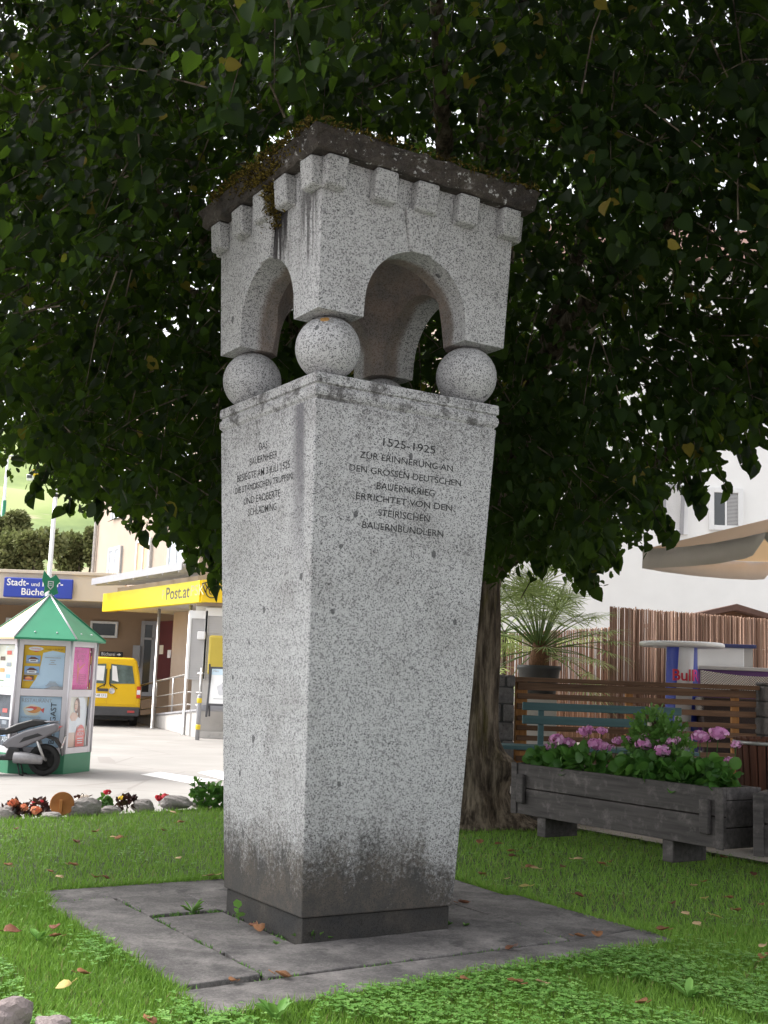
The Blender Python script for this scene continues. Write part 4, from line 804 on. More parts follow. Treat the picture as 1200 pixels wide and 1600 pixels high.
    side([(1.10,.92),(1.26,.84),(1.22,1.0),(1.12,1.08)],-.12,.12,SIL,"headlight_cowl",.03)
    cs=MB(); cs.tube([(.38,-.10,.24),(.32,-.14,.02),(.26,-.14,.01)],.012,6); cs.tube([(.38,.10,.24),(.32,.14,.02),(.26,.14,.01)],.012,6); cs.tube([(.38,-.11,.22),(.38,.11,.22)],.012,6); cs.build("centre_stand",BLACK,t)
scooter()

# ------------------------------------------------------------------ yellow van, seen from behind
def van():
    D=34.; c=at_y(163,1140,D); rz=math.atan2(c.y,c.x)-R(90); t=thing("postal_van","bright yellow delivery van parked with its rear doors towards us","van",(c.x,c.y,KZ),rz)
    VY=simple("van_yellow",(.80,.50,.008),.3,.03,2.); L=4.9; W=.95
    sec=[(-.90,.42),(.90,.42),(.95,.55),(.95,1.05),(.88,1.50),(.79,1.86),(.70,1.95),(-.70,1.95),(-.79,1.86),(-.88,1.50),(-.95,1.05),(-.95,.55)]
    rings=[[(x*s,y,(z-.42)*zs+.42+dz) for x,z in sec] for y,s,zs,dz in ((0,.975,.985,0),(.06,1,1,0),(2.2,1,1.005,0),(3.4,1,1,0),(3.75,.99,.93,0),(4.35,.97,.60,0),(4.8,.93,.48,0),(4.9,.86,.40,.02))]
    body=MB().loft(rings,sm=False).build("body",VY,t,.05,4)
    # rear doors
    for s in (-1,1):
        d=MB(); d.hexa([(s*.012,-.012,.62),(s*.86,-.012,.62),(s*.86,.02,.62),(s*.012,.02,.62),(s*.012,-.004,1.83),(s*.70,-.004,1.83),(s*.70,.02,1.83),(s*.012,.02,1.83)] if s>0 else [(s*.86,-.012,.62),(s*.012,-.012,.62),(s*.012,.02,.62),(s*.86,.02,.62),(s*.70,-.004,1.83),(s*.012,-.004,1.83),(s*.012,.02,1.83),(s*.70,.02,1.83)])
        dd=d.build("rear_door",VY,t,.01); 
        w_=MB(); a,b=.06,.76; w_.prism([(s*a,1.20),(s*b,1.22),(s*.66,1.72),(s*(a+.01),1.76)] if s>0 else [(s*b,1.22),(s*a,1.20),(s*(a+.01),1.76),(s*.66,1.72)],.010,.020,0,Matrix.Rotation(R(90),4,'X')); w_.build("window",simple("van_rear_glass",(.10,.14,.13),.1,.5,3.,spec=.8),dd)
        wp=MB(); wp.tube([(s*.10,-.035,1.12),(s*.06,-.04,1.2),(s*.05,-.035,1.62)],.014,6); wp.tube([(s*.05,-.04,1.2),(s*.28,-.035,1.06)],.012,6); wp.build("wiper",BLACK,t)
        tl=MB(); tl.box((s*.885,-.0,.98),(.11,.06,.34)); l_=tl.build("tail_light",simple("van_tail_red",(.55,.05,.03),.25,.05,4.),t,.015); m=MB(); m.box((s*.885,-.032,.98),(.10,.01,.13)); m.build("indicator_lens",P_WH,l_,.004)
        wh=MB(); wh.lathe([(.001,-.11),(.30,-.11),(.335,-.08),(.335,.08),(.30,.11),(.001,.11)],28,0,Matrix.Translation((s*.80,.85,.335))@Matrix.Rotation(R(90),4,'Y')); wl=wh.build("wheel",RUBBER,t); r_=MB().lathe([(.001,0),(.2,0),(.21,.015),(.001,.02)],20,0,Matrix.Translation((s*.91,.85,.335))@Matrix.Rotation(R(90*s),4,'Y')).build("rim",METAL,wl)
        wh=MB(); wh.lathe([(.001,-.11),(.30,-.11),(.335,-.08),(.335,.08),(.30,.11),(.001,.11)],28,0,Matrix.Translation((s*.80,3.9,.335))@Matrix.Rotation(R(90),4,'Y')); wh.build("wheel",RUBBER,t)
        sw=MB(); y0,y1=.5,2.9; sw.prism([(y0,1.2),(y1,1.2),(y1,1.68),(y0,1.68)],-.006,.006,0,Matrix.Translation((s*.905,0,0))@Matrix.Rotation(R(-14.5*s),4,'Y')@Matrix.Rotation(R(90),4,'Z')@Matrix.Rotation(R(90),4,'X')); sw.build("side_window",DGLASS,t)
    pp=MB(); pp.add([(.12,-.026,1.30),(.30,-.026,1.26),(.22,-.026,1.70),(.10,-.026,1.72)],[(0,1,2,3)]); pp.add([(-.55,-.026,1.3),(-.12,-.026,1.28),(-.10,-.026,1.70),(-.52,-.026,1.70)],[(0,1,2,3)]); pp.build("paper_notice",P_WH,t)
    MB().hexa([(-.93,-.10,.30),(.93,-.10,.30),(.93,.10,.30),(-.93,.10,.30),(-.95,-.09,.56),(.95,-.09,.56),(.95,.10,.56),(-.95,.10,.56)]).build("rear_bumper",DKGREY,t,.03,3)
    m=MB(); m.box((.70,-.105,.43),(.2,.02,.06)); m.box((-.70,-.105,.43),(.2,.02,.06)); m.build("bumper_reflector",simple("reflector_red",(.5,.06,.06),.3,.05,3.),t,.005)
    Ml=Matrix.Translation((.135,-.03,1.00))@Matrix.Rotation(R(90),4,'X'); lg=MB(); lg.lathe([(.001,.0),(.075,.0),(.085,.008),(.085,.016),(.070,.018),(.070,.010),(.001,.010)],28,0,Ml); lg.text("V",.05,Ml@Matrix.Translation((0,.002,.016)),0); lg.text("W",.045,Ml@Matrix.Translation((0,-.052,.016)),0); lg.build("badge",SILVER,t)
    MB().box((-.12,-.02,1.02),(.30,.03,.08)).build("door_handle",DKGREY,t,.01); m=MB(); m.box((-.20,-.02,.86),(.42,.012,.12)); m.text("W-48 13 S",.07,Matrix.Translation((-.20,-.027,.835))@Matrix.Rotation(R(90),4,'X'),1,.36); m.build("number_plate",[P_WH,INK],t)
    MB().span((-.80,.3,.18),(.80,4.6,.44)).build("underbody",BLACK,t)
van()

# ------------------------------------------------------------------ library wing and post office
def P3(px,py,d): return at_y(px,py,d)
A=P3(166,930,37); B=P3(318,908,30); A.z=B.z=0
AB=(B-A); LN=AB.length; rzP=math.atan2(AB.y,AB.x)
# library wing: frontal flat-roofed range with a deep porch
lib=thing("library_wing","low flat-roofed library wing with cream fascia and deep shaded tan porch","building",(-10,38,KZ))
def L_(px,py,d): q=P3(px,py,d); return (q.x+10, q.y-38, q.z-KZ)
x1=A.x+10+.35; x0=-12
zt=P3(100,893,38).z-KZ; zb=P3(100,938,38).z-KZ
m=MB(); m.span((x0,0,zb),(x1,.30,zt-.10)); m.span((x0,-.10,zt-.10),(x1+.1,.30,zt)); m.build("fascia",CREAM,lib,.01)
MB().span((x0,.30,zb-.0),(x1+5,6,zb+.25)).build("roof",CONCR,lib)
MB().span((x0,4.2,0),(x1+4,4.5,zb)).build("rear_wall",TAN,lib)
MB().span((x0-.2,0,0),(x0+.1,4.2,zb-.002)).build("side_wall",TAN,lib)
m=MB()
def win(par,pxa,pya,pxb,pyb,d,frame=.08,mat=DGLASS,fm=WHITEP_,name="window",origin=(-10,38,KZ)):
    a=P3(pxa,pya,d); b=P3(pxb,pyb,d); o=Vector(origin); a-=o; b-=o; y=a.y
    f=MB(); f.span((a.x,y-.06,b.z),(a.x+frame,y+.06,a.z)); f.span((b.x-frame,y-.06,b.z),(b.x,y+.06,a.z)); f.span((a.x+frame,y-.055,a.z-frame),(b.x-frame,y+.055,a.z)); f.span((a.x+frame,y-.055,b.z),(b.x-frame,y+.055,b.z+frame))
    w_=MB().span((a.x+frame*.5,y-.02,b.z+frame*.5),(b.x-frame*.5,y+.02,a.z-frame*.5)).build(name,mat,par); f.build("frame",fm,w_,.006); return w_
win(lib,142,970,183,997,42.1); win(lib,10,965,30,1005,42.1)
dr=win(lib,222,970,238,1088,42.1,.14,DGLASS,GREYP,"glazed_door"); a=P3(222,996,42)-Vector((-10,38,KZ)); b=P3(238,1000,42)-Vector((-10,38,KZ)); MB().span((a.x,a.y-.07,b.z),(b.x,a.y+.05,a.z)).build("transom",GREYP,dr)
m=MB().box(L_(213,1025,41.9),(.25,.16,.75)).build("meter_box",GREYP,lib,.01)
sg=P3(60,919,37.85); t=thing("library_sign","dark blue wall sign reading Stadt- und Pfarr-Bücherei on the cream fascia","sign",(sg.x,sg.y,sg.z))
k=37.85/FPX; MB().box((0,0,0),(108*k,.08,31*k)).build("sign_panel",BLUE,t,.04,3)
m=MB(); Mf=Matrix.Translation((0,-.044,0))@Matrix.Rotation(R(90),4,'X'); m.text("Stadt-",.22,Mf@Matrix.Translation((-.66,.06,0)),0,.70,bold=.02); m.text("und",.13,Mf@Matrix.Translation((-.09,.06,0)),0,.26,bold=.01); m.text("Pfarr-",.22,Mf@Matrix.Translation((.46,.06,0)),0,.66,bold=.02); m.text("Bücherei",.22,Mf@Matrix.Translation((0,-.23,0)),0,1.05,bold=.02); m.build("lettering",P_WH,t)
sg=P3(174,1022.5,40.5); t=thing("library_direction_sign","black sign reading Bücherei with white arrow, above the yellow van","sign",(sg.x,sg.y,sg.z)); k=40.5/FPX
MB().box((0,0,0),(36*k,.06,8.5*k)).build("sign_panel",BLACK,t,.02,2); m=MB(); Mf=Matrix.Translation((0,-.034,0))@Matrix.Rotation(R(90),4,'X'); m.text("Bücherei",.12,Mf@Matrix.Translation((-.10,-.045,0)),0,.46); m.prism([(.20,-.018),(.26,-.018),(.26,-.05),(.34,0),(.26,.05),(.26,.018),(.20,.018)],0,.002,0,Mf); m.build("lettering",P_WH,t)
MB().box((0,.85,0),(.05,1.64,.05)).build("bracket",DKGREY,t)
# post office: local x runs along AB towards us, local -y is the street side
post=thing("post_office","pale beige post office with glass canopy, tall windows and recessed entrance","building",(A.x,A.y,KZ),rzP)
def QL(px,py,yoff):   # pixel -> local point on the vertical plane y = yoff of the post office
    n=Vector((math.sin(rzP),-math.cos(rzP),0)); p0=Vector((A.x,A.y,0))-n*yoff; r=ray(px,py); s_=(p0-Vector((0,0,H))).dot(n)/r.dot(n); q=Vector((0,0,H))+r*s_
    d=q-Vector((A.x,A.y,KZ)); c,s=math.cos(rzP),math.sin(rzP); return Vector((d.x*c+d.y*s,-d.x*s+d.y*c,d.z))
WT=10.2
zc=4.35
uw=MB(); x_l=QL(148,880,1.2).x; uw.span((x_l,1.2,zc-.2),(LN+9,1.6,WT)); up=uw.build("upper_wall",BEIGE,post)
MB().span((x_l-.02,1.6,zc-.2),(x_l+.25,9,WT)).build("gable_wall",BEIGE2,post)
MB().tube([(x_l+.08,1.12,zc),(x_l+.08,1.12,WT)],.06,8).build("downpipe",CONCR,post)
for (xa,ya,xb,yb) in ((172,857,186,912),(215.5,845,233,905),(266,838,288,890),(318,826,338,880)):
    a=QL(xa,ya,1.15); b=QL(xb,yb,1.15); f=.09
    w_=MB().span((a.x,1.14,b.z-.6),(b.x,1.19,a.z)).build("window",PANE if xa!=215.5 else GLAREPANE,post); fr=MB(); fr.span((a.x,1.09,b.z-.6),(a.x+f,1.2,a.z)); fr.span((b.x-f,1.09,b.z-.6),(b.x,1.2,a.z)); fr.span((a.x+f,1.095,a.z-f),(b.x-f,1.195,a.z)); fr.span(((a.x+b.x)/2-.03,1.10,b.z-.6),((a.x+b.x)/2+.03,1.19,a.z-f)); fr.build("frame",WHITEP_,w_,.004)
    for dz in (2.9,): 
        w2=MB().span((a.x,1.14,b.z-.6+dz),(b.x,1.19,a.z+dz)).build("window",PANE,post); fr=MB(); fr.span((a.x,1.09,b.z-.6+dz),(a.x+f,1.2,a.z+dz)); fr.span((b.x-f,1.09,b.z-.6+dz),(b.x,1.2,a.z+dz)); fr.span((a.x+f,1.095,a.z-f+dz),(b.x-f,1.195,a.z+dz)); fr.build("frame",WHITEP_,w2)
# glass canopy with brackets
cz=QL(300,884,-.25).z
m=MB(); m.hexa([(0.0,-.45,cz-.05),(LN-.3,-.45,cz-.05),(LN-.3,1.2,cz+.18),(0.0,1.2,cz+.18),(0.0,-.45,cz),(LN-.3,-.45,cz),(LN-.3,1.2,cz+.23),(0,1.2,cz+.23)]); ca=m.build("glass_canopy",glass_mat("canopy_glass",(.7,.72,.72),.25),post)
MB().span((0,-.50,cz-.12),(LN-.3,-.46,cz+.08)).build("gutter",GREYP,post)
for i in range(7):
    x=.3+i*(LN-.9)/6; MB().hexa([(x-.04,-.46,cz-.16),(x+.04,-.46,cz-.16),(x+.04,1.2,cz-.0),(x-.04,1.2,cz-.0),(x-.04,-.46,cz-.052),(x+.04,-.46,cz-.052),(x+.04,1.2,cz+.178),(x-.04,1.2,cz+.178)]).build("bracket",CONCR,post)
MB().span((.3,.25,3.75),(LN-.05,1.2,zc-.21)).build("canopy_beam",BEIGE2,post,.01)
# porch: recessed wall, soffit
MB().span((.6,.2,3.40),(LN-.1,3.0,3.74)).build("soffit",CONCR,post)
rw=MB().span((-.5,2.6,0),(LN-.1,2.9,3.40)).build("recessed_wall",CREAM,post)
MB().span((.0,2.50,0),(LN-.1,2.599,1.05)).build("plinth_wall",GREYP,post)
a=QL(252,971,2.5); b=QL(271,1062,2.5); dw=MB().span((a.x,2.44,b.z),(b.x,2.598,a.z)).build("entrance_door",REDDOOR,post,.01); MB().span((a.x+.2,2.42,a.z-1.1),(a.x+.55,2.439,a.z-.8)).build("notice",P_CREAM,dw); MB().span((b.x-.5,2.42,b.z+.7),(b.x-.2,2.439,b.z+.95)).build("notice",P_WH,dw)
a=QL(274,960,1.6); b=QL(291,1110,1.6); MB().span((a.x,1.55,0),(b.x,1.75,3.40)).build("pillar",BEIGE,post,.01)
# front block: wall facing the square, with shutters
fx=B.x+.1; fb=thing("post_front_block","white front block of the post office with grey shuttered windows","building",(fx,B.y+.35,KZ))
fw_=P3(560,900,30.3).x-fx
MB().span((-.3,0,0),(fw_+3,.3,3.30)).build("wall",simple("grey_white_render",(.56,.54,.52),.85,.05,1.),fb)
MB().span((-.3,.3,0),(-.05,5,3.3)).build("side_wall",BEIGE,fb); MB().span((-.3,.0,3.31),(fw_+3,.3,10)).build("upper_wall",BEIGE,fb)
for (xa,ya,xb,yb) in ((299.5,966,316,1062),(325,962,347,1062)):
    o_=Vector((fx,B.y+.35,KZ)); a=P3(xa,ya,B.y+.30)-o_; b=P3(xb,yb,B.y+.30)-o_; w_=MB(); n_=26
    for i in range(n_):
        z=b.z+(a.z-b.z)*(i+.5)/n_; w_.hexa([(a.x,-.035,z-.035),(b.x,-.035,z-.035),(b.x,0.0,z-.035),(a.x,0.0,z-.035),(a.x,-.015,z+.03),(b.x,-.015,z+.03),(b.x,-.001,z+.03),(a.x,-.001,z+.03)])
    s_=w_.build("shutter",SHUT,fb); f=MB(); f.span((a.x-.06,-.06,b.z),(a.x,-.001,a.z+.2)); f.span((b.x,-.06,b.z),(b.x+.06,-.001,a.z+.2)); f.span((a.x,-.07,a.z),(b.x,-.001,a.z+.2)); f.build("frame",WHITEP_,s_)
o_=Vector((fx,B.y+.35,KZ)); a=P3(345,1024,B.y+.25)-o_; MB().box((a.x,-.12,a.z),(.62,.2,1.0)).build("yellow_letterbox",simple("letterbox_yellow",(.55,.42,.06),.4,.05,3.),fb,.06,3)
a=P3(315.5,993,B.y+.3)-o_; MB().box((a.x,-.12,a.z),(.2,.12,.2)).build("wall_lamp",P_WH,fb,.02)
MB().span((-.02,-.04,0),(fw_+3,-.001,.8)).build("plinth",GREYP,fb)
# yellow band with lettering
zb1,zb2=3.38,3.94
yb_=thing("post_sign_band","long yellow band reading Post.at under the glass canopy","sign",(A.x,A.y,KZ),rzP)
MB().span((0,-.10,zb1),(LN,.10,zb2)).build("sign_panel",YELLOW2,yb_,.01)
m=MB(); Mb=Matrix.Translation((0,-.104,0))@Matrix.Rotation(R(90),4,'X'); tp=QL(277,930,-.1); m.text("Post.at",.34,Mb@Matrix.Translation((tp.x,zb1+.15,0)),0,1.75,bold=.02)
tp2=QL(255,930,-.1); m.text("P",.26,Mb@Matrix.Translation((tp2.x,zb1+.18,0)),1); tp2=QL(308,925,-.1); m.text("PSK",.28,Mb@Matrix.Translation((tp2.x,zb1+.18,0)),1,.9); m.build("lettering",[simple("band_grey",(.13,.12,.08),.6,.05,4.),simple("band_pale",(.55,.50,.30),.6,.05,4.)],yb_)
hx=thing("post_horn_sign","yellow box sign with black post horn outline on the front block","sign",(B.x,B.y-.1,KZ)); k=B.y/FPX
w_=150*k; MB().span((0,-.12,zb1),(w_,.12,zb2)).build("sign_panel",YELLOW,hx,.01)
cxh=(334-318)*k; cz_=(zb1+zb2)/2-.02
m=MB(); sp=[(cxh+.02+r*math.cos(a),-.135,cz_+r*math.sin(a)) for a,r in [(R(40+i*22),.205-.0052*i) for i in range(27)]]; m.tube(sp,.012,6); m.tube([(cxh-.19,-.135,cz_+.22),(cxh-.12,-.135,cz_+.10),(cxh-.04,-.135,cz_+.03)],.012,6); m.tube([(cxh-.26,-.135,cz_+.20),(cxh-.13,-.135,cz_+.24)],.012,6); m.tube([(cxh-.26,-.135,cz_+.20),(cxh-.16,-.135,cz_-.02)],.012,6); m.tube([(cxh+.17,-.135,cz_+.12),(cxh+.26,-.135,cz_+.22)],.012,6); m.build("horn_emblem",INK,hx)
# canopy posts
for px,d,lab in ((243,33.6,"thin steel canopy post nearer the van"),(292,31.0,"thin steel canopy post in front of the white wall pillar")):
    q=P3(px,1050,d); o=MB().lathe([(.065,0),(.065,.02),(.045,.03),(.045,3.36)],14).build("canopy_post",METAL); o.location=(q.x,q.y,KZ); tag(o,lab,"post","canopy posts")
# ramp, steps, railing
ra=at_z(210,1127,KZ); rb=at_z(306,1153,KZ); rv=(rb-ra); rl=rv.length; rr_=math.atan2(rv.y,rv.x)
rp=thing("entrance_ramp","pale concrete entrance ramp with sloping front wall by the post office","ramp",(ra.x,ra.y,KZ),rr_)
MB().hexa([(0,0,0),(rl,0,0),(rl,3.2,0),(0,3.2,0),(0,0,.12),(rl,0,.66),(rl,3.2,.66),(0,3.2,.12)]).build("ramp_wall",CONCR,rp,.01)
MB().hexa([(0,-.03,.12),(rl,-.03,.66),(rl,3.2,.66),(0,3.2,.12),(0,-.03,.17),(rl,-.03,.71),(rl,3.2,.71),(0,3.2,.17)]).build("ramp_deck",GREYP,rp)
st=thing("entrance_steps","pale stone steps beside the ramp, partly hidden by the granite pillar","steps",(rb.x+.04,rb.y,KZ))
for i in range(4): MB().span((0,.33*i,.165*i),(3.4,.33*(i+1) if i<3 else 3.2,.165*(i+1))).build("step",CREAM if i%2 else CONCR,st,.01)
rg=thing("ramp_railing","grey tubular steel railing rising along the ramp","railing",(ra.x,ra.y,KZ),rr_)
def rz_(x): return .17+.54*x/rl
for x in (.35,rl*.33,rl*.6,rl*.78): MB().tube([(x,.08,rz_(x)),(x,.08,rz_(x)+.95)],.026,8).build("post",METAL,rg)
MB().tube([(rl*.985,.08,.6),(rl*.985,.08,1.72)],.04,8).build("post",METAL,rg)
MB().tube([(-1.,.08,1.02),(0,.08,1.12),(rl*.78,.08,rz_(rl*.78)+.95),(rl,.08,rz_(rl*.78)+1.0)],.03,8).build("handrail",METAL,rg)
for dz in (.18,.5): MB().tube([(.0,.08,.17+dz),(rl*.78,.08,rz_(rl*.78)+dz),(rl,.08,rz_(rl*.78)+dz+.02)],.018,8).build("mid_rail",METAL,rg)
rg2=thing("landing_railing","grey tubular steel railing along the back of the landing","railing",(ra.x,ra.y,KZ),rr_)
for x in (rl*.45,rl*.62,rl*.8,rl): MB().tube([(x,1.9,.4),(x,1.9,1.72)],.026,8).build("post",METAL,rg2)
for z in (1.72,1.5,.95): MB().tube([(rl*.35,1.9,z),(rl+.1,1.9,z)],.024,8).build("rail",METAL,rg2)
q=at_z(309,1156,KZ); t=thing("bollard","slim grey bollard with yellow bands by the steps","bollard",(q.x,q.y-.1,KZ)); MB().lathe([(.055,0),(.055,1.05),(.04,1.08),(.001,1.085)],14).build("post",GREYP,t)
for z in (.3,.93): MB().lathe([(.058,z-.05),(.062,z-.04),(.062,z+.06),(.058,z+.07)],14).build("band",simple("band_yellow",(.75,.55,.03),.5,.05,3.),t)
q=at_y(343,1121,29.2); t=thing("sandwich_board","white A-frame poster board standing at the top of the steps","sign",(q.x,q.y,q.z),R(-8)); Ma=Matrix.Rotation(R(-10),4,'X')
f=MB(); W2,H2=.36,1.24
f.span((-W2,-.02,0),(-W2+.05,.02,H2),0,Ma); f.span((W2-.05,-.02,0),(W2,.02,H2),0,Ma); f.span((-W2+.05,-.019,H2-.05),(W2-.05,.019,H2),0,Ma); f.span((-W2+.05,-.019,.28),(W2-.05,.019,.33),0,Ma); f.build("frame",DKGREY,t,.004)
m=MB(); m.span((-W2+.05,-.01,.33),(W2-.05,.01,H2-.05),0,Ma); m.span((-W2+.05,-.013,H2-.20),(W2-.05,-.011,H2-.05),1,Ma); Mt=Ma@Matrix.Translation((0,-.0135,.33))@Matrix.Rotation(R(90),4,'X')
for pl_,mi in ((blob(.04,.36,.17,.16,18,.12,5),2),(blob(.08,.38,.09,.08,14,.1,3),3),(blob(.03,.5,.05,.03,12),3)): m.add([(x,y,.001*(mi-1)) for x,y in pl_],[tuple(range(len(pl_)))],mi,Mt)
m.box((0,.12,.0005),(.4,.012,.001),3,Mt); m.text("Neu",.06,Mt@Matrix.Translation((-.2,.78,.002)),3); m.build("poster",[P_WH,P_WHITE,simple("poster_mist",(.6,.6,.63),.6,.1,5.),P_GREY],t)
MB().span((-W2,.02,0),(-W2+.04,.05,1.3),0,Matrix.Translation((0,.25,0))@Matrix.Rotation(R(10),4,'X')).span((W2-.04,.02,0),(W2,.05,1.3),0,Matrix.Translation((0,.25,0))@Matrix.Rotation(R(10),4,'X')).build("back_leg",DKGREY,t)

# flagpole, lamp mast, gondolas, bushes
q=at_y(94,768,24.); b0=at_y(86,905,24.); o=thing("flagpole","tall white flagpole with dark ring behind the kiosk","pole",(b0.x-.12,24.,KZ)); hh=q.z-KZ; MB().tube([(0,0,0),(0,0,hh)],[.055,.042],14).build("pole",WHITEP_,o); MB().lathe([(.046,hh-.12),(.06,hh-.115),(.06,hh-.06),(.046,hh-.055)],14).build("ring",BLACK,o); MB().sphere((0,0,hh+.03),.05,12).build("cap",WHITEP_,o)
for px,py0,py1,d,lab in ((8,713,800,150,"slender green-white mast on the far slope near the left edge"),(1,672,705,152,"taller mast cut by the left edge of the photo")):
    a=at_y(px,py0,d); b=at_y(px-3,py1,d); o=thing("floodlight_mast",lab,"mast",(b.x,b.y,b.z-14),group="masts on the slope"); h_=a.z-b.z+14
    MB().tube([(0,0,0),(0,0,h_)],[.28,.16],10).build("pole",WHITEP_,o); MB().tube([(-.9,0,h_-.2),(0,0,h_+.05),(.9,0,h_+.1)],.14,8).build("lamp_arm",WHITEP_,o); MB().tube([(0,0,0),(0,0,15.5)],[.34,.31],10).build("sleeve",GREENP,o)
for px,py,lab,mt in ((47.5,746.5,"small white gondola cabin hanging over the slope",P_WH),(57,739,"small yellow gondola cabin hanging behind the white one",YELLOW)):
    d=200; a=at_y(px,py,d); o=thing("gondola_cabin",lab,"gondola",a,group="gondola cabins over the slope"); MB().hexa([(-.5,-.45,-.6),(.5,-.45,-.6),(.5,.45,-.6),(-.5,.45,-.6),(-.62,-.55,.55),(.62,-.55,.55),(.62,.55,.55),(-.62,.55,.55)]).build("cabin",mt,o,.15,3); MB().span((-.45,-.56,-.15),(.45,-.50,.4)).build("window",DGLASS,o,.03); MB().tube([(0,0,.5),(0,.0,1.5)],.06,6).build("hanger",DKGREY,o)
    # the rope runs on out of the trees
def bush(label,px,py,d,rpx,hpx,n,lab_g="bushes behind the library roof"):
    c=at_y(px,py,d); k=d/FPX; o=thing("bush",label,"bush",(c.x,c.y,KZ),group=lab_g); zc_=c.z-KZ
    for j in range(11):
        rs=random.uniform(.3,.62); foliage("crown",(random.uniform(-.85,.85)*rpx*k,random.uniform(-.4,.4),zc_+random.uniform(-.7,.55)*hpx*k),(rpx*k*rs,rpx*k*.5,hpx*k*rs*random.uniform(.8,1.3)),n*4//9,BUSHM,o,.17)
    for a in (-.6,0,.6): MB().tube([(0,0,0),(a*.4,0,zc_*.5),(a,0,zc_)],[.12,.09,.04],8).build("stem",BARK,o)
bush("rounded olive-brown bush above the library sign",35,868,52,52,40,2600); bush("grey-green bush right of the flagpole",125,862,54,32,56,2200); bush("light green bush at the left edge under the mast",8,822,60,38,26,1400)

# ------------------------------------------------------------------ right: timber planters with geraniums
def planter(label, pos, rz, L=2.42, Wd=.44, Hh=.44, lift=.14):
    t=thing("timber_planter",label,"planter",pos,rz,"weathered timber planters")
    z0,z1=lift,lift+Hh; zm=z0+Hh*.52
    for y in (0,Wd-.045):
        MB().span((0,y,z0),(L,y+.045,zm-.004)).build("plank",TWOOD,t,.006); MB().span((0,y,zm+.004),(L,y+.045,z1)).build("plank",TWOOD,t,.006)
    for x in (.0,L-.05):
        MB().span((x+.004,.047,z0),(x+.046,Wd-.047,z0+Hh*.34-.004)).build("end_plank",TWOOD,t,.005); MB().span((x+.004,.047,z0+Hh*.34+.004),(x+.046,Wd-.047,z0+Hh*.8-.004)).build("end_plank",TWOOD,t,.005); MB().span((x-.001,.0465,z0+Hh*.8),(x+.051,Wd-.0465,z1+.004)).build("end_plank",TWOOD,t,.005)
    for x in (-.018,L-.06): MB().span((x,-.014,z0-.004),(x+.078,-.001,z1+.006)).build("corner_post",TWOOD,t,.006)
    for x in (.09,L-.19): MB().span((x,-.045,z0+Hh*.22),(x+.09,-.001,z0+Hh*.80)).build("batten",TWOOD,t,.012)
    for x in (.30,L-.62): MB().span((x,.03,-.03),(x+.11,Wd-.03,z0)).build("leg",TWOOD,t,.008)
    MB().span((.05,.046,z0+.02),(L-.05,Wd-.046,z1-.05)).build("soil",simple("potting_soil",(.03,.022,.016),.95,.3,30.),t)
    return t
pa=at_y(801,1271,10.9); pb=at_y(1129,1326,8.9); prz=math.atan2(pb.y-pa.y,pb.x-pa.x); pLn=math.hypot(pb.x-pa.x,pb.y-pa.y)
pz=(pa.z+pb.z)/2; 
pl1=planter("long dark weathered timber planter full of pink geraniums",(pa.x,pa.y,pz-.14),prz,pLn)
p2=at_y(1177,1337,8.75); pl2=dup(pl1,(p2.x+.02,p2.y,p2.z-.14),R(-28),"second dark timber planter, cut off by the right edge of the photo")
for c in pl2.children: pass
PM=Matrix.Translation((pa.x,pa.y,pz-.14))@Matrix.Rotation(prz,4,'Z'); ZR=.14+.44
def geranium(label, x, heads, n=70, rad=(.2,.15,.13), extra=None):
    b=PM@Vector((x,.22,ZR-.05)); t=thing("geranium",label,"flower",b,prz,"pink geraniums in the planter"); Bi=(Matrix.Translation(b)@Matrix.Rotation(prz,4,'Z')).inverted()
    foliage("foliage",(0,-.03,.085),rad,n,GERAN,t,.085,.35,ROUND,ROUNDF)
    for (px,py,dd,r,nn) in heads:
        # blooms stand over the trough: depth from the trough's own line
        d=10.9+(8.9-10.9)*min(1,max(0,(px-801)/328))**1.12+.25+dd; h=Bi@at_y(px,py,d); h.y=max(-.25,min(.25,h.y)); h.z+=.025
        petals("flower_head",h,r*1.35,int(nn*1.3),PINK,t,r*.5,.62); MB().tube([(h.x*.4,h.y*.4,.05),(h.x*.9,h.y*.9,h.z*.6),h],.004,6).build("flower_stalk",GERAN,t)
geranium("leftmost geranium in the planter with two pink heads and one fading head",.27,[(871,1160,-.1,.056,70),(858,1172,-.1,.04,40),(888,1165,0,.048,55),(868,1170,0,.03,16)],95)
geranium("geranium with two tall pink heads at the back of the planter",.55,[(913,1148,.15,.05,60),(921,1143,.15,.035,30),(941,1146,.15,.042,34)],95)
geranium("geranium with a wide double pink head hanging to the front left",.85,[(931,1167,-.1,.056,70),(965,1162,.0,.04,40),(945,1171,-.05,.045,45),(953,1173,-.05,.035,25)],95)
geranium("geranium with pink heads just left of the feathery plant",1.35,[(1008,1166,-.05,.06,75),(985,1160,.0,.042,45),(1013,1158,.05,.05,55),(1028,1164,.05,.03,18)],110)
geranium("geranium with a bright pink head low in the middle of the planter",1.55,[(1036,1178,-.08,.055,65),(1050,1164,0,.04,36),(1059,1160,0,.025,15)],110)
geranium("geranium with the two biggest pink heads on the planter's right half",1.95,[(1094,1156,0,.055,65),(1123,1151,0,.058,70),(1106,1158,0,.035,30)],130)
geranium("rightmost geranium with one small pink bud at the planter's end",2.2,[(1139,1192,0,.03,26),(1150,1168,.05,.036,34)],90,(.16,.15,.14))
b=PM@Vector((1.42,.34,ZR-.04)); ft=thing("feathery_plant","tall feathery green plant standing behind the pink geraniums","plant",b,prz)
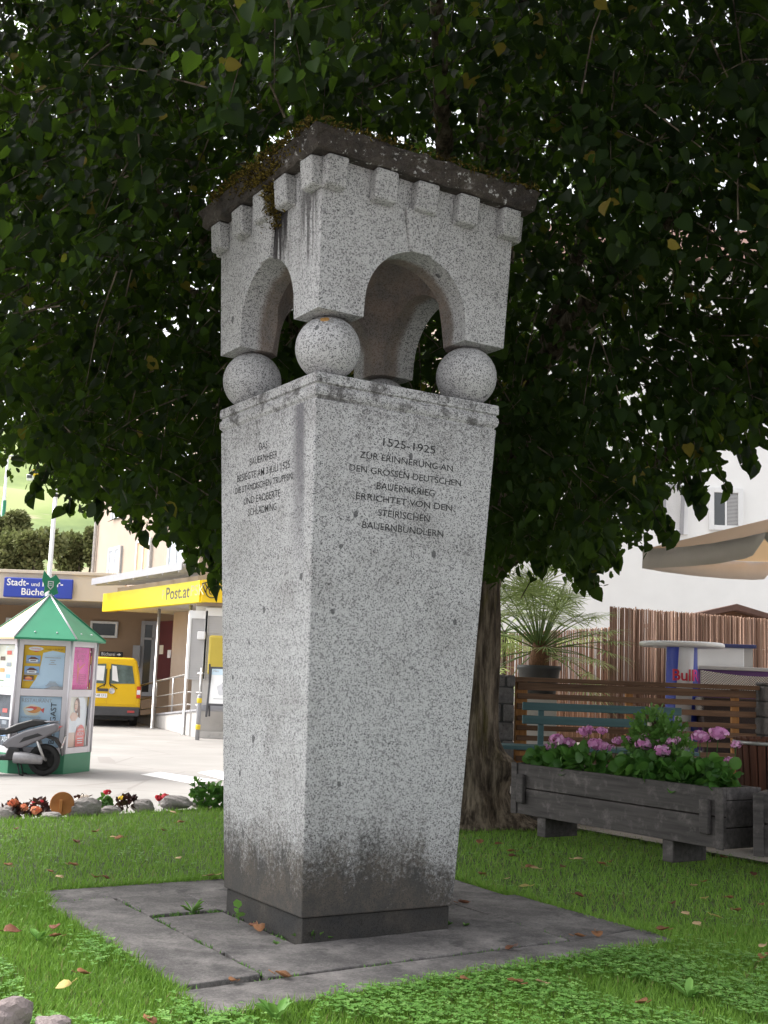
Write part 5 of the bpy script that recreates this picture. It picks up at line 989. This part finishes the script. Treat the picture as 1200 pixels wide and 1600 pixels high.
FV=[(0,0,0),(-.10,.35,.0),(-.32,.55,.02),(-.07,.6,.02),(-.25,.85,.02),(0,1.1,0),(.25,.85,.02),(.07,.6,.02),(.32,.55,.02),(.10,.35,0)]; FF=[(0,5,4,3,2,1),(0,9,8,7,6,5)]
for j,(dx,dz,rr,hz) in enumerate(((0,.22,.17,.2),(-.09,.42,.14,.14),(.10,.38,.13,.14),(-.16,.26,.14,.16),(.2,.22,.13,.14))): foliage("foliage",(dx,.02,dz),(rr,.13,hz),150,FERNY,ft,.085,.6,FV,FF)
for j in range(7): MB().tube([(0,0,0),(random.uniform(-.12,.12),0,.25),(random.uniform(-.2,.2),random.uniform(-.05,.05),random.uniform(.4,.56))],.004,6).build("stem",FERNY,ft)
petals("flower_head",(-.03,-.05,.46),.02,16,WHITEP,ft,.018); petals("flower_head",(.03,-.06,.47),.022,18,DKFOL,ft,.02)
# litter bin
q=at_y(1207,1150,10.4); zb=.06; ht=q.z-zb; t=thing("litter_bin","round litter bin of reddish-brown upright slats behind the planters","bin",(q.x,10.4,zb))
for i in range(26):
    a=2*math.pi*i/26; r0,r1=.255,.315; w0=.026; T=Vector((-math.sin(a),math.cos(a),0)); Rr=Vector((math.cos(a),math.sin(a),0)); v=[]
    for r,z in ((r0,.05),(r1,ht-.02)): v+=[Rr*(r-.012)-T*w0*(r/r0)+Vector((0,0,z)),Rr*(r+.012)-T*w0*(r/r0)+Vector((0,0,z)),Rr*(r+.012)+T*w0*(r/r0)+Vector((0,0,z)),Rr*(r-.012)+T*w0*(r/r0)+Vector((0,0,z))]
    MB().hexa(v).build("slat",BINW,t,.004)
MB().lathe([(.235,.03),(.235,.05),(.295,ht-.05),(.29,ht-.05),(.001,.06)],24).build("liner",BLACK,t); 
for z,r in ((ht-.06,.332),(.2,.275)): MB().lathe([(r-.004,z-.015),(r+.003,z-.015),(r+.003,z+.015),(r-.004,z+.015),(r-.004,z-.015)],40).build("hoop",METAL,t)
MB().tube([(-.12,-.30,ht-.02),(-.12,-.31,ht+.07),(.12,-.31,ht+.07),(.12,-.30,ht-.02)],.010,8).build("handle",METAL,t)
# bench
bz=.235; sx0=at_y(785,1165,12.2).x-.15; bx0=at_y(820,1097,12.3).x; bx1=at_y(1072,1105,12.3).x; sz=at_y(830,1165,12.1).z
t=thing("park_bench","green slatted park bench behind the planter","bench",((sx0+bx1)/2,12.2,bz)); ox=(sx0+bx1)/2
for i in range(4): MB().span((sx0-ox,-.22+i*.115,sz-bz-.04),(bx1+.05-ox,-.22+i*.115+.095,sz-bz)).build("seat_slat",BENCHG,t,.008)
for py,py2 in ((1097,1109.5),(1117.5,1131)):
    z1=at_y(820,py,12.45).z-bz; z0=at_y(820,py2,12.45).z-bz; MB().span((bx0-ox,.27,z0),(bx1-ox,.305,z1)).build("back_slat",BENCHG,t,.008)
for x in (bx0+.2,bx1-.22):
    MB().span((x-ox-.03,.306,sz-bz-.2),(x-ox+.03,.345,at_y(820,1097,12.45).z-bz-.005)).build("back_support",BENCHG,t,.006)
    for y in (-.18,.26): MB().span((x-ox-.03,y-.03,-.02),(x-ox+.03,y+.03,sz-bz-.041)).build("leg",BENCHG,t,.006)
# slatted fence with stone pillars
FD=13.2; fx0=at_y(806,1060,FD).x; fx1=at_y(1182,1068,FD).x; fz1=at_y(820,1058,FD).z; gz=.26
t=thing("slat_fence","brown horizontal-slat timber fence with orange end post, behind the bench","fence",(fx0,FD,gz)); fw_=fx1-fx0
def fzl(py,x): return at_y(x,py,FD).z-gz
MB().span((-.02,-.06,fz1-gz-.05),(fw_+.02,.10,fz1-gz)).build("cap_rail",FWOOD,t,.008)
rows=[(1066,1078),(1083,1092),(1104-5,1109-1),(1118,1126),(1133,1141),(1149,1157),(1165,1173),(1181,1189)]
for (pa_,pb_) in rows:
    MB().span((.02,-.02,fzl(pb_,820)),(fw_-.01,.01,fzl(pa_,820))).build("slat",FWOOD,t,.004)
for x in (.045,): MB().span((x-.045,.012,-.02),(x+.09,.085,fz1-gz-.051)).build("post",FWOOD2,t,.006)
px_=at_y(984,1100,FD).x-fx0; MB().span((px_-.04,.012,-.02),(px_+.04,.085,fz1-gz-.051)).build("post",FWOOD2,t,.006)
px_=at_y(1150,1100,FD).x-fx0; MB().span((px_-.04,.012,-.02),(px_+.04,.085,fz1-gz-.051)).build("post",FWOOD2,t,.006)
def stone_pillar(label,x0,x1,ztop):
    t=thing("stone_pillar",label,"pillar",((x0+x1)/2,FD,gz),0,"stone pillars of the slat fence"); z=-.3; hw=(x1-x0)/2
    k=0
    while z<ztop-gz-.02:
        h_=min(random.uniform(.17,.21),ztop-gz-z); sp=random.uniform(-.2,.2)*hw
        for a,b_ in ((-hw,sp-.006),(sp+.006,hw)) if k%2 else ((-hw,hw),): MB().span((a+random.uniform(0,.015),-.17+random.uniform(0,.02),z+.006),(b_-random.uniform(0,.015),.17,z+h_-.004)).build("stone_block",WALLSTONE,t,.02,3)
        z+=h_; k+=1
    MB().span((-hw+.02,-.14,-.3),(hw-.02,.15,ztop-gz-.03)).build("core",simple("mortar_dark",(.05,.05,.05),.95,.2,20.),t)
stone_pillar("squared stone pillar at the left end of the slat fence, beside the tree trunk",at_y(770,1060,FD).x,fx0-.02,at_y(790,1054,FD).z)
stone_pillar("squared stone pillar at the right end of the slat fence",fx1+.03,fx1+.42,at_y(1195,1066,FD).z)
t=thing("low_stone_wall","low grey stone wall below the slat fence and the terrace","wall",(fx0,FD+.25,-.1)); 
for i in range(18):
    for j in range(3): MB().span((-.55+i*.26+(.13 if j%2 else 0)+.005,0-.0,j*.13+.004),(-.55+i*.26+.25+(.13 if j%2 else 0),.16,j*.13+.126)).build("stone_block",WALLSTONE,t,.015,2)
# palm in a pot
PD=14.7; q=at_y(842,1052,PD); t=thing("fan_palm","bushy potted fan palm with spiky fronds behind the slat fence","palm",(q.x,PD,.62)); tz=at_y(842,1045,PD).z-.62
MB().lathe([(.20,0),(.26,.34),(.28,.36),(.27,.40),(.24,.40),(.22,.34),(.001,.33)],24,0,Matrix.Translation((0,0,tz-.36))).build("pot",simple("pot_dark",(.03,.03,.03),.6,.2,8.),t); MB().span((-.2,-.2,0),(.2,.2,max(.02,tz-.36))).build("pot_stand",CONCR,t,.01)
MB().tube([(0,0,tz-.03),(.01,0,tz+.16),(0,.01,tz+.34)],[.13,.12,.08],14).build("trunk",simple("palm_fibre",(.13,.065,.03),.95,.5,30.,bump=1.,bscale=80.,stretch=(3,3,1)),t)
def frond(az,el,ln,fs,droop,par):
    d=Vector((math.cos(az)*math.cos(el),math.sin(az)*math.cos(el),math.sin(el))); p0=Vector((0,0,tz+.22)); p1=p0+d*ln*.6; p2=p0+d*ln+Vector((0,0,-droop*ln*.35)); cv=bez(p0,p1,p2,8)
    o=MB().tube(cv,[.009]*4+[.006]*4,5).build("frond_stalk",PALMM,par); tip=cv[-1]; dr=(cv[-1]-cv[-3]).normalized(); up=Vector((0,0,1)); sd_=dr.cross(up).normalized(); nn=sd_.cross(dr).normalized(); V=[];F=[];T=[]
    nb=22
    for i in range(nb):
        a=R(-112+224*i/(nb-1)); bd=(dr*math.cos(a)+sd_*math.sin(a)).normalized(); l=fs*(1-.22*abs(a)/2)*random.uniform(.8,1.1); w_=.0085
        sw=bd.cross(nn).normalized(); k0=len(V); dz=Vector((0,0,-.22*l*random.uniform(.3,1.3)))-nn*.0
        fold=nn*.006
        V+=[tip+sw*.002,tip-sw*.002,tip+bd*l*.55+sw*w_+fold+dz*.25,tip+bd*l*.55-sw*w_+fold+dz*.25,tip+bd*l+dz]; F+=[(k0,k0+2,k0+3,k0+1),(k0+2,k0+4,k0+3)]; T+=[min(.92,max(0,random.gauss(.5,.22)))]*5
    fl=np.concatenate([np.array(f) for f in F]); tot=np.array([len(f) for f in F]); np_mesh("frond_fan",[tuple(v) for v in V],fl,np.concatenate([[0],np.cumsum(tot)[:-1]]),tot,PALMM,o,T)
for i in range(62):
    el=R(random.choice((78,62,50,36,22,8,-8))+random.uniform(-8,8)); frond(2.4*i+random.uniform(-.2,.2),el,random.uniform(.6,.95)*(1.2 if el>.7 else 1.0),random.uniform(.36,.5),random.uniform(.2,.9),t)
q=at_y(788,985,15.6); t=thing("potted_shrub","grey-green leafy palm plant half hidden behind the tree trunk","plant",(q.x,15.6,.62)); MB().lathe([(.16,0),(.22,.4),(.2,.4),(.001,.36)],20).build("pot",CONCR,t); MB().tube([(0,0,.3),(0,0,q.z-.62)],.03,8).build("stem",BARK,t)
tz=q.z-.62-.25
for i in range(16): frond(2.4*i,R(random.choice((60,30,5,-20))),random.uniform(.25,.45),.3,.6,t)
# reed screens
def reeds(name,label,a,b,ztop_a,ztop_b,zb,wv=.012):
    L=(b-a).length; n=int(L/.0108); t=thing(name,label,"screen",(a.x,a.y,zb),math.atan2(b.y-a.y,b.x-a.x),"reed screens"); V=[];F=[];T=[]; x=0.
    for i in range(n):
        q=i/n; x=q*L; r=random.uniform(.0058,.0088); zt=ztop_a+(ztop_b-ztop_a)*q-zb+random.gauss(0,.008)+(-.05 if random.random()<.025 else 0); ln=random.gauss(0,.006); k0=len(V); y=random.uniform(-.008,.008)
        for z,dx in ((0,0),(zt,ln)):
            for k in range(5): V.append((x+dx+r*math.cos(k*1.2566),y+r*math.sin(k*1.2566),z))
        for k in range(5): F.append((k0+k,k0+(k+1)%5,k0+5+(k+1)%5,k0+5+k))
        F.append(tuple(k0+5+k for k in range(5))); T+=[min(1,max(0,random.gauss(.45,.25)))]*10
    fl=np.concatenate([np.array(f) for f in F]); tot=np.array([len(f) for f in F]); np_mesh("reed_mat",V,fl,np.concatenate([[0],np.cumsum(tot)[:-1]]),tot,REED,t,T)
    for z in (.25,.8,1.35): MB().tube([(0,.02,z),(L,.02,z)],.006,5).build("wire",METAL,t)
    for xx in (0.05,L*.5,L-.05): MB().tube([(xx,.05,0),(xx,.05,1.4)],.03,8).build("post",FWOOD,t)
ra_=at_y(954,948,15.0); rb_=at_y(1330,978,17.4); reeds("reed_screen","tall reddish-brown reed screen behind the white round table",Vector((ra_.x,ra_.y,0)),Vector((rb_.x,rb_.y,0)),ra_.z,rb_.z,.6)
rc_=at_y(740,992,17.5); rd_=at_y(957,980,17.2); reeds("reed_screen","pale low reed screen behind the palm",Vector((rc_.x,rc_.y,0)),Vector((rd_.x,rd_.y,0)),rc_.z,rd_.z,.6)
# high table with a drinks emblem
TD=14.3; q=at_y(1065,1008,TD); t=thing("standing_table","white round-topped standing table with blue and silver tapered drum","table",(q.x,TD,.62)); zt=q.z-.62; k=TD/FPX; rt=65*k
MB().lathe([(.001,zt-.025),(rt-.05,zt-.03),(rt-.01,zt-.022),(rt,zt-.005),(rt-.005,zt+.02),(rt-.03,zt+.032),(.001,zt+.034)],48).build("table_top",WHITEP_,t)
def drum_r(z): return (24+ (zt-z)/zt*1.)*k
n=48
def tw_(z): return R(-24)*(1-z/zt)
rings=[[(drum_r(z)*math.cos(2*math.pi*i/n+tw_(z)),drum_r(z)*math.sin(2*math.pi*i/n+tw_(z)),z) for i in range(n)] for z in np.linspace(0,zt-.03,25)]
dm=MB().loft(rings,0,None,True,False)
for fi in range(len(dm.f)):
    i=fi%n; ph=360*(i+.5)/n; dm.mi[fi]=1 if (ph-244)%120<62 else 0
dm.build("drum",[LBLUE,SILVER],t)
def on_drum(txt,deg,z,size,mi,bold=.03):
    v,f=text_geo(txt,'CENTER',0,bold); r=drum_r(z)+.004; vv=[]
    for (x,y,_) in v:
        a=R(deg)+x*size/r; vv.append((r*math.cos(a),r*math.sin(a),z+y*size))
    return vv,f
m=MB(); zz=at_y(1060,1063,TD).z-.62
v,f=on_drum("Bull",262,zz,.135,0); m.add(v,f,0); v,f=on_drum("Red",342,zz,.135,1); m.add(v,f,1); m.build("lettering",[REDL,MAGENTA],t)
# bar counter
CD=15.0; q0=at_y(1086,1010,CD); q1=at_y(1163,1043,CD); t=thing("bar_counter","white bar cabinet with navy top on a purple-fronted counter","counter",(q0.x,CD,.62))
MB().span((0,0,q1.z-.62),(q1.x-q0.x,.5,q0.z-.62)).build("cabinet",WHITEP_,t,.01); MB().span((.0,-.06,q0.z-.62),(at_y(1180,1005,CD).x-q0.x,.56,q0.z-.62+.045)).build("cabinet_top",DKBLUE,t,.008); MB().span((q1.x-q0.x+.005,.05,q1.z-.62),(at_y(1178,1005,CD).x-q0.x,.45,q0.z-.62)).build("side_shelf",CONCR,t)
MB().span((-.02,-.25,q1.z-.62-.045),(2.4,.55,q1.z-.62-.001)).build("counter_top",CONCR,t,.006); MB().span((.0,-.2,0),(1.0,.5,q1.z-.62-.046)).build("counter_front",PURPLE,t); MB().span((1.005,-.2,0),(2.35,.5,q1.z-.62-.046)).build("counter_side",DKGREY,t)
# wicker chair
WK=Mat("wicker_weave"); o_=WK.obj(); wv=WK.n("TexWave",{"Vector":WK.map(o_,(1,1,1)),"Scale":22.},wave_type='BANDS',bands_direction='DIAGONAL').outputs["Fac"]; wv2=WK.n("TexWave",{"Vector":WK.map(o_,(-1,1,1)),"Scale":22.},wave_type='BANDS',bands_direction='DIAGONAL').outputs["Fac"]
WK.col(WK.mix(WK.math('LESS_THAN',WK.math('MINIMUM',wv,wv2),.16),(.68,.64,.60),(.12,.10,.09))); WK.set(Roughness=.6); WK.bump(WK.math('MINIMUM',wv,wv2),.6,.01)
DW=simple("dark_wicker",(.045,.03,.028),.7,.3,60.,bump=.7,bscale=150.)
WD=13.8; q0=at_y(1096,1047,WD); t=thing("wicker_chair","pale woven wicker armchair back showing above the slat fence","chair",(q0.x+.55,WD,.62)); zt=q0.z-.62
def band(z0,z1,bow,x0=-.55,x1=.62): 
    r=[]
    for y in (0,.05):
        r.append([(x0+(x1-x0)*i/10, y+.10*math.sin(math.pi*i/10), z0) for i in range(11)]); r.append([(x0+(x1-x0)*i/10,y+.10*math.sin(math.pi*i/10), z1-bow*math.sin(math.pi*i/12)) for i in range(11)])
    m=MB(); V=[p for q in r for p in q]; F=[]
    for i in range(10):
        F+=[(i,i+1,12+i,11+i),(33+i,34+i,23+i,22+i),(11+i,12+i,34+i,33+i),(22+i,23+i,i+1,i)]
    F+=[(0,11,33,22),(10,32,43,21)]
    m.add(V,F); return m
band(zt-.22,zt,.05).build("backrest",WK.m,t); band(zt-.30,zt-.223,.0).build("back_rail",DW,t); 
MB().span((-.52,.0,.02),(.58,.09,zt-.31)).build("back_panel",DW,t,.01); MB().span((-.5,.1,.36),(.56,.7,.44)).build("seat",DW,t,.02)
for x in (-.5,.5): MB().span((x-.03,.1,.45),(x+.09,.68,.66)).build("armrest",WK.m,t,.02)
for x in (-.47,.5):
    for y in (.14,.64): MB().span((x-.025,y-.025,0),(x+.025,y+.025,.36)).build("leg",DW,t)
# parasol
PX=Vector((2.1,9.4,0))*1.3; L0=at_y(1006,858,PX.y); e1=Vector((.42,-.91,0)).normalized(); e2=Vector((.91,.42,0)).normalized(); SZ=3.6; c_=L0+(e1+e2)*SZ/2
t=thing("parasol","large square cream parasol with orange-glowing underside at the right edge","parasol",(c_.x,c_.y,.62)); z0=L0.z-.62; za=z0+.62
rz_p=math.atan2(e1.y,e1.x); cn=[(-SZ/2,-SZ/2),(SZ/2,-SZ/2),(SZ/2,SZ/2),(-SZ/2,SZ/2)]; t.rotation_euler=(0,0,rz_p)
m=MB(); N_=10
for i in range(4):
    a=Vector((*cn[i],z0)); b=Vector((*cn[(i+1)%4],z0)); ap_=Vector((0,0,za)); V=[];F=[]
    for j in range(N_+1):
        tt=j/N_
        for kk in range(N_+1):
            s_=kk/N_; p=(a+(b-a)*s_)*(1-tt)+ap_*tt; p.z-=.05*math.sin(math.pi*s_)*math.sin(math.pi*min(1,tt*1.2))+.035*(1-tt)*abs(math.sin(2*math.pi*s_)); V.append(p)
    for j in range(N_):
        for kk in range(N_): F.append((j*(N_+1)+kk,j*(N_+1)+kk+1,(j+1)*(N_+1)+kk+1,(j+1)*(N_+1)+kk))
    m.add(V,F,0,None,True)
m.build("canopy",PARAS,t)
for i in range(4):
    a=Vector((*cn[i],z0)); b=Vector((*cn[(i+1)%4],z0)); o_n=Vector(((a+b).x,(a+b).y,0)).normalized()
    for h0,h1 in ((0,.5),(.5,1)):
        V=[];F=[]
        for kk in range(13):
            u_=kk/12; s_=h0+(h1-h0)*u_; p=a+(b-a)*s_+o_n*(.012+.012*math.sin(9*s_*6.28)); p.z-=.035*abs(math.sin(2*math.pi*s_)); cutc=.14*math.exp(-(u_/.05)**2 if h0 else -((1-u_)/.05)**2)
            V+=[p,p+o_n*.02*math.sin(15*s_)+Vector((0,0,-.20+cutc))]
        for kk in range(12): F.append((2*kk,2*kk+2,2*kk+3,2*kk+1))
        vm=MB().add(V,F,0,None,True).build("valance",CANVAS,t); sm_=vm.modifiers.new("thick",'SOLIDIFY'); sm_.thickness=.004
for i in range(8):
    a=R(45*i+45); rr=SZ/2*(math.sqrt(2) if i%2==0 else 1)-.03; MB().tube([(0,0,za-.06),(rr*math.cos(a),rr*math.sin(a),z0-.02-(.035 if i%2 else 0)*0)],.014,6).build("rib",METAL,t)
MB().lathe([(.035,0),(.035,za+.04),(.001,za+.06)],14).build("pole",METAL,t); MB().span((-.4,-.4,0),(.4,.4,.09)).build("base_plate",CONCR,t,.01)
# white house with windows, hut roof
HD=24.; t=thing("white_house","bright white rendered house with two upper windows behind the terrace","house",(6,HD,-.27))
ho=Vector((6,HD,-.27)); hx0=at_y(700,900,HD).x-6
MB().span((hx0,0,0),(13,.3,10.5)).build("front_wall",WHITE_WALL,t); MB().span((hx0,.3,0),(hx0+.3,9,10.5)).build("side_wall",WHITE_WALL,t); MB().hexa([(hx0-.5,-.6,10.5),(13.5,-.6,10.5),(13.5,9,10.5),(hx0-.5,9,10.5),(hx0-.5,4,13),(13.5,4,13),(13.5,5,13),(hx0-.5,5,13)]).build("roof",simple("tile_brown",(.16,.08,.06),.8,.2,8.),t)
for (xa,ya,xb,yb,opn) in ((1107,762,1160,830,0),(1028,756,1074,836,1)):
    a=at_y(xa,ya,HD)-ho; b=at_y(xb,yb,HD)-ho; f=.10
    w_=MB().span((a.x+f,-.03,b.z+f),(b.x-f,-.008,a.z-f)).build("window",DGLASS if not opn else simple("room_white",(.7,.7,.7),.3,.05,2.),t); fr=MB(); fr.span((a.x,-.07,b.z),(a.x+f,-.002,a.z)); fr.span((b.x-f,-.07,b.z),(b.x,-.002,a.z)); fr.span((a.x+f,-.065,a.z-f),(b.x-f,-.002,a.z)); fr.span((a.x+f,-.065,b.z),(b.x-f,-.002,b.z+f)); fr.build("frame",WHITEP_,w_,.006)
    if not opn:
        bl=MB(); bl.span(((a.x+b.x)/2-.02,-.05,b.z+f),((a.x+b.x)/2+.02,-.031,a.z-f)); bl.build("mullion",WHITEP_,w_)
        bl=MB(); nn_=24
        for i in range(nn_): z=b.z+f+(a.z-b.z-2*f)*(i+.5)/nn_; bl.span(((a.x+b.x)/2+.03,-.04,z-.008),(b.x-f,-.031,z+.010))
        bl.build("blind",SHUT,w_)
    else:
        Mo=Matrix.Translation((b.x-.1,-.05,b.z))@Matrix.Rotation(R(9),4,'X'); ww=-(b.x-a.x-.16); hh=a.z-b.z-.03; m=MB()
        m.span((-.07,-.03,0),(0,.03,hh),0,Mo); m.span((ww,-.03,0),(ww+.07,.03,hh),0,Mo); m.span((ww+.07,-.029,hh-.07),(-.07,.029,hh),0,Mo); m.span((ww+.07,-.029,0),(-.07,.029,.07),0,Mo); sa=m.build("tilted_sash",GREYP,w_,.005); MB().span((ww+.05,-.004,.05),(-.05,.004,hh-.05),0,Mo).build("pane",GLASS,sa)
a=at_y(1148,944,18.6); t=thing("garden_hut","small hut with brown gabled roof behind the reed screen","hut",(a.x,18.6,.6)); z=a.z-.6
hw=.95; MB().prism([(-hw-.25,z-.32),(-hw-.15,z-.36),(0,z-.10),(hw+.15,z-.36),(hw+.25,z-.32),(0,z)],-2.2,.12,0,Matrix.Rotation(R(90),4,'X')).build("roof",simple("hut_roof",(.13,.075,.06),.8,.2,10.),t,.01); MB().prism([(-hw,0),(hw,0),(hw,z-.34),(0,z-.105),(-hw,z-.34)],-2.0,-.1,0,Matrix.Rotation(R(90),4,'X')).build("walls",FWOOD,t)
